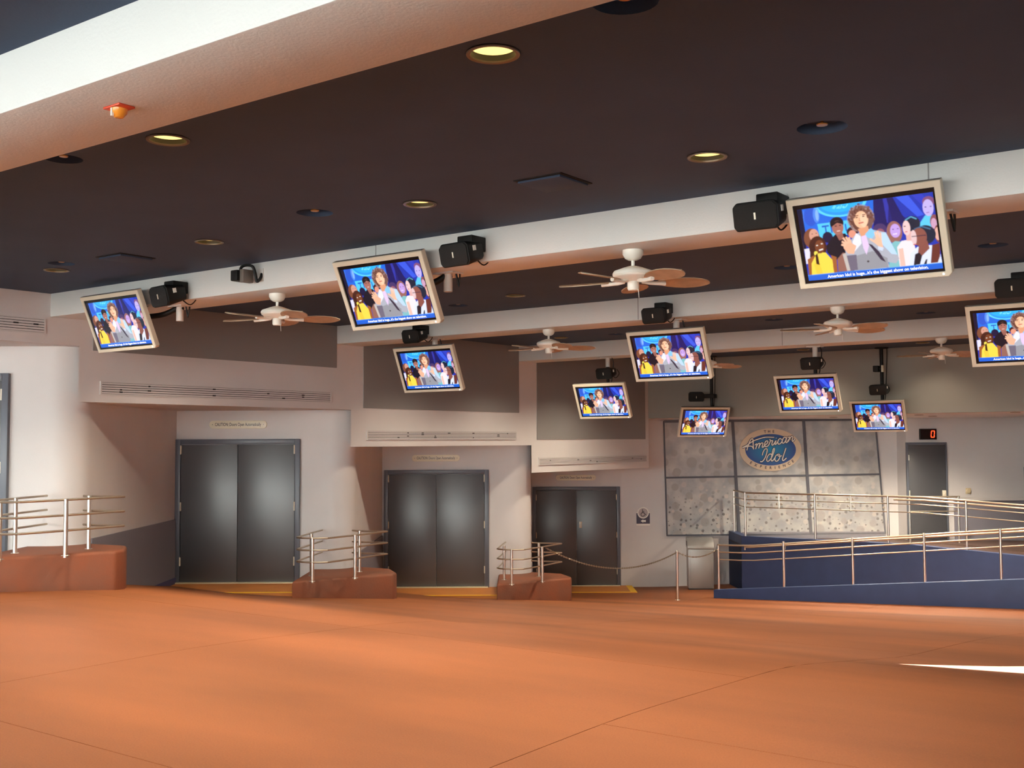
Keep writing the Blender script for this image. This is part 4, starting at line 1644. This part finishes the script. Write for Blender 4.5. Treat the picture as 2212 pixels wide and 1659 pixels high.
def chain(p0, p1, sag, lab):
    L = (p1 - p0).length
    n = int(L * 1.04 / 0.036)
    b = MB()
    f = lambda u: p0.lerp(p1, u) - Vector((0, 0, sag * 4 * u * (1 - u)))
    for i in range(n):
        a_, c_ = f(i / n), f((i + 1) / n)
        d_ = (c_ - a_).normalized()
        side = d_.cross(Vector((0, 0, 1))).normalized()
        if i % 2:
            side = d_.cross(side).normalized()
        mid = (a_ + c_) / 2
        loop = []
        for k in range(9):
            an = 2 * PI * k / 8
            loop.append(mid + d_ * math.cos(an) * 0.026 + side * math.sin(an) * 0.012)
        b.tube(loop, 0.0048, 5, caps=False)
    o = b.build('barrier_chain', 'chain_steel', None, smooth=True)
    return tag(o, lab, 'chain', 'barrier chains')


pA = C3(NX[2] + 0.2, DY[2] - 1.0, PL_TOP[2] + 0.56)
pB = H3(so, st, sz + 0.93)
pC = H3(posts[0], 20.2, ramp_z(posts[0]) + 0.80)
chain(pA + Vector((0.03, 0, 0)), pB, 0.33, 'long sagging chain in front of the farthest double door')
chain(pB, pC, 0.13, 'short sagging chain between stanchion and ramp railing')

bx, by = C2(4.03, 24.1)
bz = floor_z(bx, by)
tb = thing('litter_bin', 'grey steel litter bin with curved hood beside the ramp', 'bin', H3(bx, by, bz), (0, 0, DOORROT - R(5)))
b = MB()
b.box(-0.27, 0.27, -0.25, 0.25, 0.03, 0.86)
b.build('body', 'bin_steel', tb, bevel=0.012)
b = MB()
b.box(-0.225, 0.225, -0.262, -0.248, 0.07, 0.845)
b.build('front_door', 'bin_steel', tb, bevel=0.004)
b = MB()
b.vprism([(-0.25, 0.86), (0.25, 0.86), (0.25, 1.06), (0.20, 1.085), (0.05, 1.085), (-0.12, 1.055), (-0.21, 0.99), (-0.255, 0.90)], 'x', -0.28, 0.28)
b.build('hood', 'bin_steel', tb, bevel=0.012)
b = MB()
b.box(-0.286, -0.278, -0.12, 0.12, 0.92, 1.02)
b.build('side_slot', 'bin_dark', tb)
b = MB()
b.box(-0.25, 0.25, -0.23, 0.23, 0.0, 0.03)
b.build('base', 'bin_dark', tb)

# ------------------------------------------------------------------ signs
PXM = lambda Y: Y / 2400.0


def pill(lab, X, Y, z, w, h, n_):
    loc, rot = on_wall(X, Y, z)
    s = thing('caution_sign', lab, 'sign', loc, rot, 'caution signs above the doors')
    b = MB()
    pts = []
    r_ = h / 2
    for j in range(13):
        a_ = -PI / 2 + PI * j / 12
        pts.append((w / 2 - r_ + r_ * math.cos(a_), r_ * math.sin(a_)))
    for j in range(13):
        a_ = PI / 2 + PI * j / 12
        pts.append((-w / 2 + r_ + r_ * math.cos(a_), r_ * math.sin(a_)))
    b.vprism(pts, 'y', -0.022, 0.0)
    b.build('plaque', 'sign_cream', s, bevel=0.003)
    me = text_mesh('CAUTION: Doors Open Automatically', h * 0.57, offset=0.001)
    xs = [v.co.x for v in me.vertices]
    k = (w * 0.80) / (max(xs) - min(xs))
    me.transform(Matrix.Translation((0, -0.0235, 0.0)) @ Matrix.Rotation(PI / 2, 4, 'X') @ Matrix.Diagonal((k, 1, 1, 1)))
    link('lettering', me, 'sign_ink', s)
    for sx in (-1, 1):
        b = MB()
        b.lathe([(0.0005, -0.025), (0.006, -0.024), (0.006, -0.02)], 8, M=Matrix.Translation((sx * (w / 2 - 0.05), 0, 0)) @ Matrix.Identity(4), close=False)
        b.v = [(x, -0.024 + (zc_ + 0.022) * -0.5, (y)) for (x, y, zc_) in b.v]
        b.build('screw', 'sign_ink', s)
    return s


pill('cream caution sign above the leftmost full double door', -4.04, DY[1] - 0.001, (958.6 - 917) / 2400 * DY[1], 0.85, 0.118, 1)
pill('cream caution sign above the middle double door', -1.38, DY[2] - 0.001, (956.8 - 989.5) / 2400 * DY[2], 0.865, 0.118, 2)
pill('cream caution sign above the farthest double door', 1.405, DY[3] - 0.001, (955.3 - 1031.5) / 2400 * 24.75, 0.89, 0.122, 3)

# wheelchair sign
Yw = DY[3]
loc, rot = on_wall((1386.3 - 1106) * PXM(Yw), Yw - 0.001, (954.6 - 1117) * PXM(Yw))
s = thing('wheelchair_sign', 'navy wheelchair access sign with round emblem and left arrow', 'sign', loc, rot)
u = PXM(Yw)
b = MB()
b.box(-14.3 * u, 14.3 * u, -0.015, 0, -13 * u, 11 * u)
b.build('plate', 'sign_navy', s)
b = MB()
b.box(-14.5 * u, 14.5 * u, -0.02, 0, -17 * u, -13.2 * u)
b.build('bottom_strip', 'sign_white', s)
b = MB()
b.box(-14.5 * u, 14.5 * u, -0.018, 0, 9.6 * u, 11.2 * u)
b.build('top_strip', 'sign_white', s)
MR = Matrix.Translation((0, 0, 10.3 * u)) @ Matrix.Rotation(PI / 2, 4, 'X')
b = MB()
b.lathe([(0.001, 0), (12.2 * u, 0), (12.2 * u, 0.024), (0.001, 0.024)], 36, M=MR, close=False)
em = b.build('emblem_ring', 'sign_white', s)
b = MB()
b.lathe([(0.001, 0.024), (10 * u, 0.024), (10 * u, 0.027), (0.001, 0.027)], 36, M=MR, close=False)
b.build('emblem_disc', 'sign_mauve', em)
b = MB()
yf = -0.029


def icon(pts, r_):
    b.tube([(x * u, yf, z * u) for x, z in pts], r_ * u, 6)


icon([(-1.6, 18), (-1.4, 17)], 1.1)
icon([(-1.5, 16), (-1.0, 10.2), (2.4, 10.0), (4.8, 6.2), (6.2, 6.4)], 0.75)
icon([(-1.2, 13), (2.2, 12.8)], 0.6)
icon([(-2.6 + 0, 10.8), (-4.6, 8.6), (-4.9, 6.0), (-3.4, 3.8), (-0.8, 2.9), (1.8, 3.8), (3.2, 5.8)], 0.65)
b.build('wheelchair_symbol', 'sign_ink', em)
b = MB()
b.vprism([(x * u, z * u) for x, z in ((-5.5, -7.3), (0, -3.6), (0, -5.4), (5.6, -5.0), (5.6, -9.6), (0, -9.2), (0, -11))], 'y', -0.019, -0.013)
b.build('arrow', 'sign_white', s)

# ------------------------------------------------------------------ backdrop with slanted mullions and logo
Yb = DY[3]
ub = PXM(Yb)
BX = lambda px: (px - 1106) * ub
BZ = lambda py, px: (956 - (px - 1106) * 0.005 - py) * ub
bd = thing('backdrop', 'grey printed backdrop of six panels with dark slanted mullions', 'backdrop', *on_wall(0, Yb, 0))
topx = [1433, 1581, 1734, 1888]
midx = [1435, 1586.5, 1740, 1897]
botx = [1437, 1592, 1745.7, 1905]
ytop = [911, 909, 907.5, 906]
ymid = [1031.5, 1029.5, 1027, 1024]
ybot = [1155, 1154, 1152, 1150]
for c in range(3):
    for (xa, ya, xb, yb) in ((topx, ytop, midx, ymid), (midx, ymid, botx, ybot)):
        q = [(BX(xa[c]), BZ(ya[c], xa[c])), (BX(xa[c + 1]), BZ(ya[c + 1], xa[c + 1])), (BX(xb[c + 1]), BZ(yb[c + 1], xb[c + 1])), (BX(xb[c]), BZ(yb[c], xb[c]))]
        b = MB()
        b.vprism(q, 'y', -0.03, -0.002)
        b.build('panel', 'backdrop_print', bd)


def bar(p, q, w_, nm='mullion', dep=0.055):
    d_ = Vector((q[0] - p[0], q[1] - p[1])).normalized() 
    n_ = Vector((-d_.y, d_.x)) * w_ / 2
    b = MB()
    b.vprism([(p[0] + n_.x, p[1] + n_.y), (q[0] + n_.x, q[1] + n_.y), (q[0] - n_.x, q[1] - n_.y), (p[0] - n_.x, p[1] - n_.y)], 'y', -dep, -0.001)
    b.build(nm, 'panel_frame', bd)


for c in range(4):
    bar((BX(topx[c]), BZ(ytop[c] - 1, topx[c])), (BX(botx[c]), BZ(ybot[c] + 1, botx[c])), 0.062 if 0 < c < 3 else 0.03)
for (xx, yy, w_) in ((topx, ytop, 0.05), (midx, ymid, 0.04), (botx, ybot, 0.035)):
    bar((BX(xx[0]), BZ(yy[0], xx[0])), (BX(xx[3]), BZ(yy[3], xx[3])), w_, 'cross_bar', 0.045)
b = MB()
b.box(BX(1598), BX(1906), -0.04, -0.002, PLZ, BZ(1147, 1745))
b.build('base_strip', 'wainscot_paint', bd)

# oval logo
lx, lz = BX(1661.3), BZ(971.5, 1661)
loc, rot = on_wall(lx, Yb - 0.03, lz)
lg = thing('logo_sign', 'oval tan and blue logo sign with white script lettering', 'sign', loc, rot)


def ellipse_plate(rx, rz, y0, y1, nm, mt_, par, cx=0.0, cz=0.0):
    b = MB()
    b.vprism([(cx + rx * math.cos(2 * PI * k / 64), cz + rz * math.sin(2 * PI * k / 64)) for k in range(64)], 'y', y0, y1)
    return b.build(nm, mt_, par)


kpx = ub / 11.06                                    # crop pixel -> metre
LX = lambda x: (x / 11.06 + 1570 - 1661.3) * ub
LZ = lambda y: (971.5 - (y / 11.06 + 890)) * ub
ellipse_plate(735 * kpx, 505 * kpx, -0.035, 0.0, 'oval_rim', 'logo_tan', lg)
ellipse_plate(602 * kpx, 373 * kpx, -0.042, -0.034, 'oval_field', 'logo_blue', lg, cx=0.0 * kpx, cz=0.8 * kpx)
STROKES = [
    [(335, 848), (450, 790), (580, 700), (750, 635), (900, 602), (1095, 607)],
    [(440, 912), (470, 810), (520, 690), (560, 640), (585, 645), (592, 720), (594, 800), (602, 890)],
    [(335, 848), (420, 830), (500, 812), (560, 820), (596, 862)],
    [(632, 792), (668, 760), (682, 770), (668, 820), (650, 882)],
    [(660, 838), (700, 770), (735, 744), (750, 760), (738, 810), (722, 866)],
    [(732, 825), (770, 760), (806, 736), (824, 750), (812, 800), (806, 838), (830, 840), (862, 800)],
    [(862, 800), (920, 755), (945, 715), (925, 688), (890, 705), (865, 765), (872, 815), (905, 828), (960, 790), (1000, 700)],
    [(990, 650), (1010, 690), (1045, 682), (1058, 692), (1040, 745), (1040, 785), (1062, 790), (1100, 740), (1130, 690)],
    [(1142, 682), (1120, 735), (1112, 768), (1132, 772), (1170, 720)],
    [(1136, 628), (1146, 622)],
    [(1262, 668), (1256, 640), (1222, 640), (1186, 690), (1182, 745), (1205, 770), (1250, 745), (1290, 690)],
    [(1385, 640), (1355, 605), (1318, 622), (1284, 690), (1290, 740), (1322, 742), (1362, 690), (1392, 610), (1372, 690), (1376, 732), (1404, 722), (1432, 660)],
    [(1430, 612), (1452, 598), (1462, 615), (1448, 660), (1430, 712)],
    [(1440, 680), (1478, 620), (1512, 588), (1534, 594), (1528, 650), (1524, 695), (1546, 702), (1584, 646)],
    [(806, 1032), (822, 965), (858, 900), (896, 874), (922, 890), (916, 960), (880, 1070), (832, 1150), (790, 1184), (752, 1176)],
    [(1036, 1030), (1000, 1000), (958, 1020), (918, 1085), (908, 1150), (936, 1178), (984, 1140), (1040, 1060), (1082, 950), (1098, 885), (1084, 868), (1062, 905), (1030, 1040), (1014, 1130), (1030, 1168), (1070, 1140), (1104, 1090)],
    [(1180, 1008), (1130, 1040), (1104, 1105), (1112, 1160), (1150, 1172), (1196, 1130), (1222, 1060), (1214, 1015), (1180, 1008), (1176, 1040), (1224, 1062), (1268, 1040)],
    [(1370, 862), (1340, 950), (1302, 1060), (1282, 1130), (1296, 1160), (1330, 1142), (1378, 1098)],
]
outl = MB()
for st_ in STROKES:
    pts = catmull([(LX(x), 0, LZ(y)) for x, y in st_], 6)
    outl.tube(pts, 25 * kpx, 10)
outl.v = [(x, -0.052 + y * 0.35, z) for x, y, z in outl.v]
ol = outl.build('script_outline', 'logo_ink', lg, smooth=True)
wl = MB()
for st_ in STROKES:
    pts = catmull([(LX(x), 0, LZ(y)) for x, y in st_], 6)
    wl.tube(pts, 12.5 * kpx, 10)
wl.v = [(x, -0.062 + y * 0.35, z) for x, y, z in wl.v]
wl.build('script_lettering', 'logo_white', ol, smooth=True)


def rim_text(chars, spots, hgt):
    for ch, (x, y, rot_) in zip(chars, spots):
        me = text_mesh(ch, hgt * 1.35, offset=0.002)
        me.transform(Matrix.Translation((LX(x), -0.0365, LZ(y))) @ Matrix.Rotation(PI / 2, 4, 'X') @ Matrix.Rotation(rot_, 4, 'Z'))
        link('rim_letter', me, 'logo_ink', lg)


rim_text('THE', [(885, 474, 0.06), (982, 468, 0.0), (1085, 470, -0.04)], 62 * kpx)
rim_text('EXPERIENCE', [(538, 1210, -0.55), (650, 1268, -0.42), (772, 1300, -0.25), (888, 1325, -0.12), (1003, 1332, -0.03), (1110, 1330, 0.04), (1212, 1315, 0.14), (1328, 1282, 0.25), (1445, 1232, 0.40), (1535, 1178, 0.52)], 66 * kpx)

# ------------------------------------------------------------------ red counter, wall alarm, cabinet
Yc = 24.17
uc = PXM(Yc)
loc, rot = on_wall((2001.5 - 1106) * uc, Yc - 0.001, (951.5 - 938) * uc)
s = thing('led_counter', 'black display counter with glowing red zero above the platform door', 'display', loc, rot)
b = MB()
b.box(-18 * uc, 18 * uc, -0.07, 0, -11.7 * uc, 11.7 * uc)
b.build('case', 'black_plastic', s, bevel=0.008)
b = MB()
b.box(-16.5 * uc, 16.5 * uc, -0.074, -0.069, -10.2 * uc, 10.2 * uc)
b.build('window', 'led_red_off', s)
x0, x1 = 5.2 * uc, 12.0 * uc
for (p0, p1) in (((x0, -6.6), (x1, -6.6)), ((x0 + 0.01, 6.8), (x1 + 0.01, 6.8)), ((x0, -6), (x0, -0.6)), ((x0 + 0.005, 0.6), (x0 + 0.01, 6.2)), ((x1, -6), (x1, -0.6)), ((x1 + 0.005, 0.6), (x1 + 0.01, 6.2))):
    b = MB()
    b.tube([(p0[0], -0.076, p0[1] * uc), (p1[0], -0.076, p1[1] * uc)], 0.85 * uc, 8)
    b.build('lit_segment', 'led_red', s, smooth=True)

loc, rot = on_wall((2086.5 - 1106) * uc, Yc - 0.001, (951 - 1060) * uc)
s = thing('wall_alarm', 'small cream round alarm on a square plate beside the platform door', 'alarm', loc, rot)
b = MB()
b.box(-5.6 * uc, 5.6 * uc, -0.012, 0, -6.2 * uc, 6.2 * uc)
b.build('plate', 'alarm_cream', s, bevel=0.003)
b = MB()
b.lathe([(0.001, 0.05), (4 * uc, 0.045), (5.2 * uc, 0.03), (5.4 * uc, 0.01)], 24, M=Matrix.Rotation(PI / 2, 4, 'X'), close=False)
b.build('dome', 'alarm_cream', s, smooth=True)

loc, rot = on_wall((2216 - 1106) * uc, Yc - 0.001, (950 - 1038) * uc)
s = thing('wall_cabinet', 'dark maroon cabinet at the right picture edge', 'cabinet', loc, rot)
b = MB()
b.box(-9 * uc, 9 * uc, -0.10, 0, -30 * uc, 30 * uc)
b.build('body', 'cabinet_maroon', s, bevel=0.008)
b = MB()
b.box(-7.5 * uc, 7.5 * uc, -0.108, -0.099, -28 * uc, 28 * uc)
b.build('front_panel', 'cabinet_maroon', s, bevel=0.004)
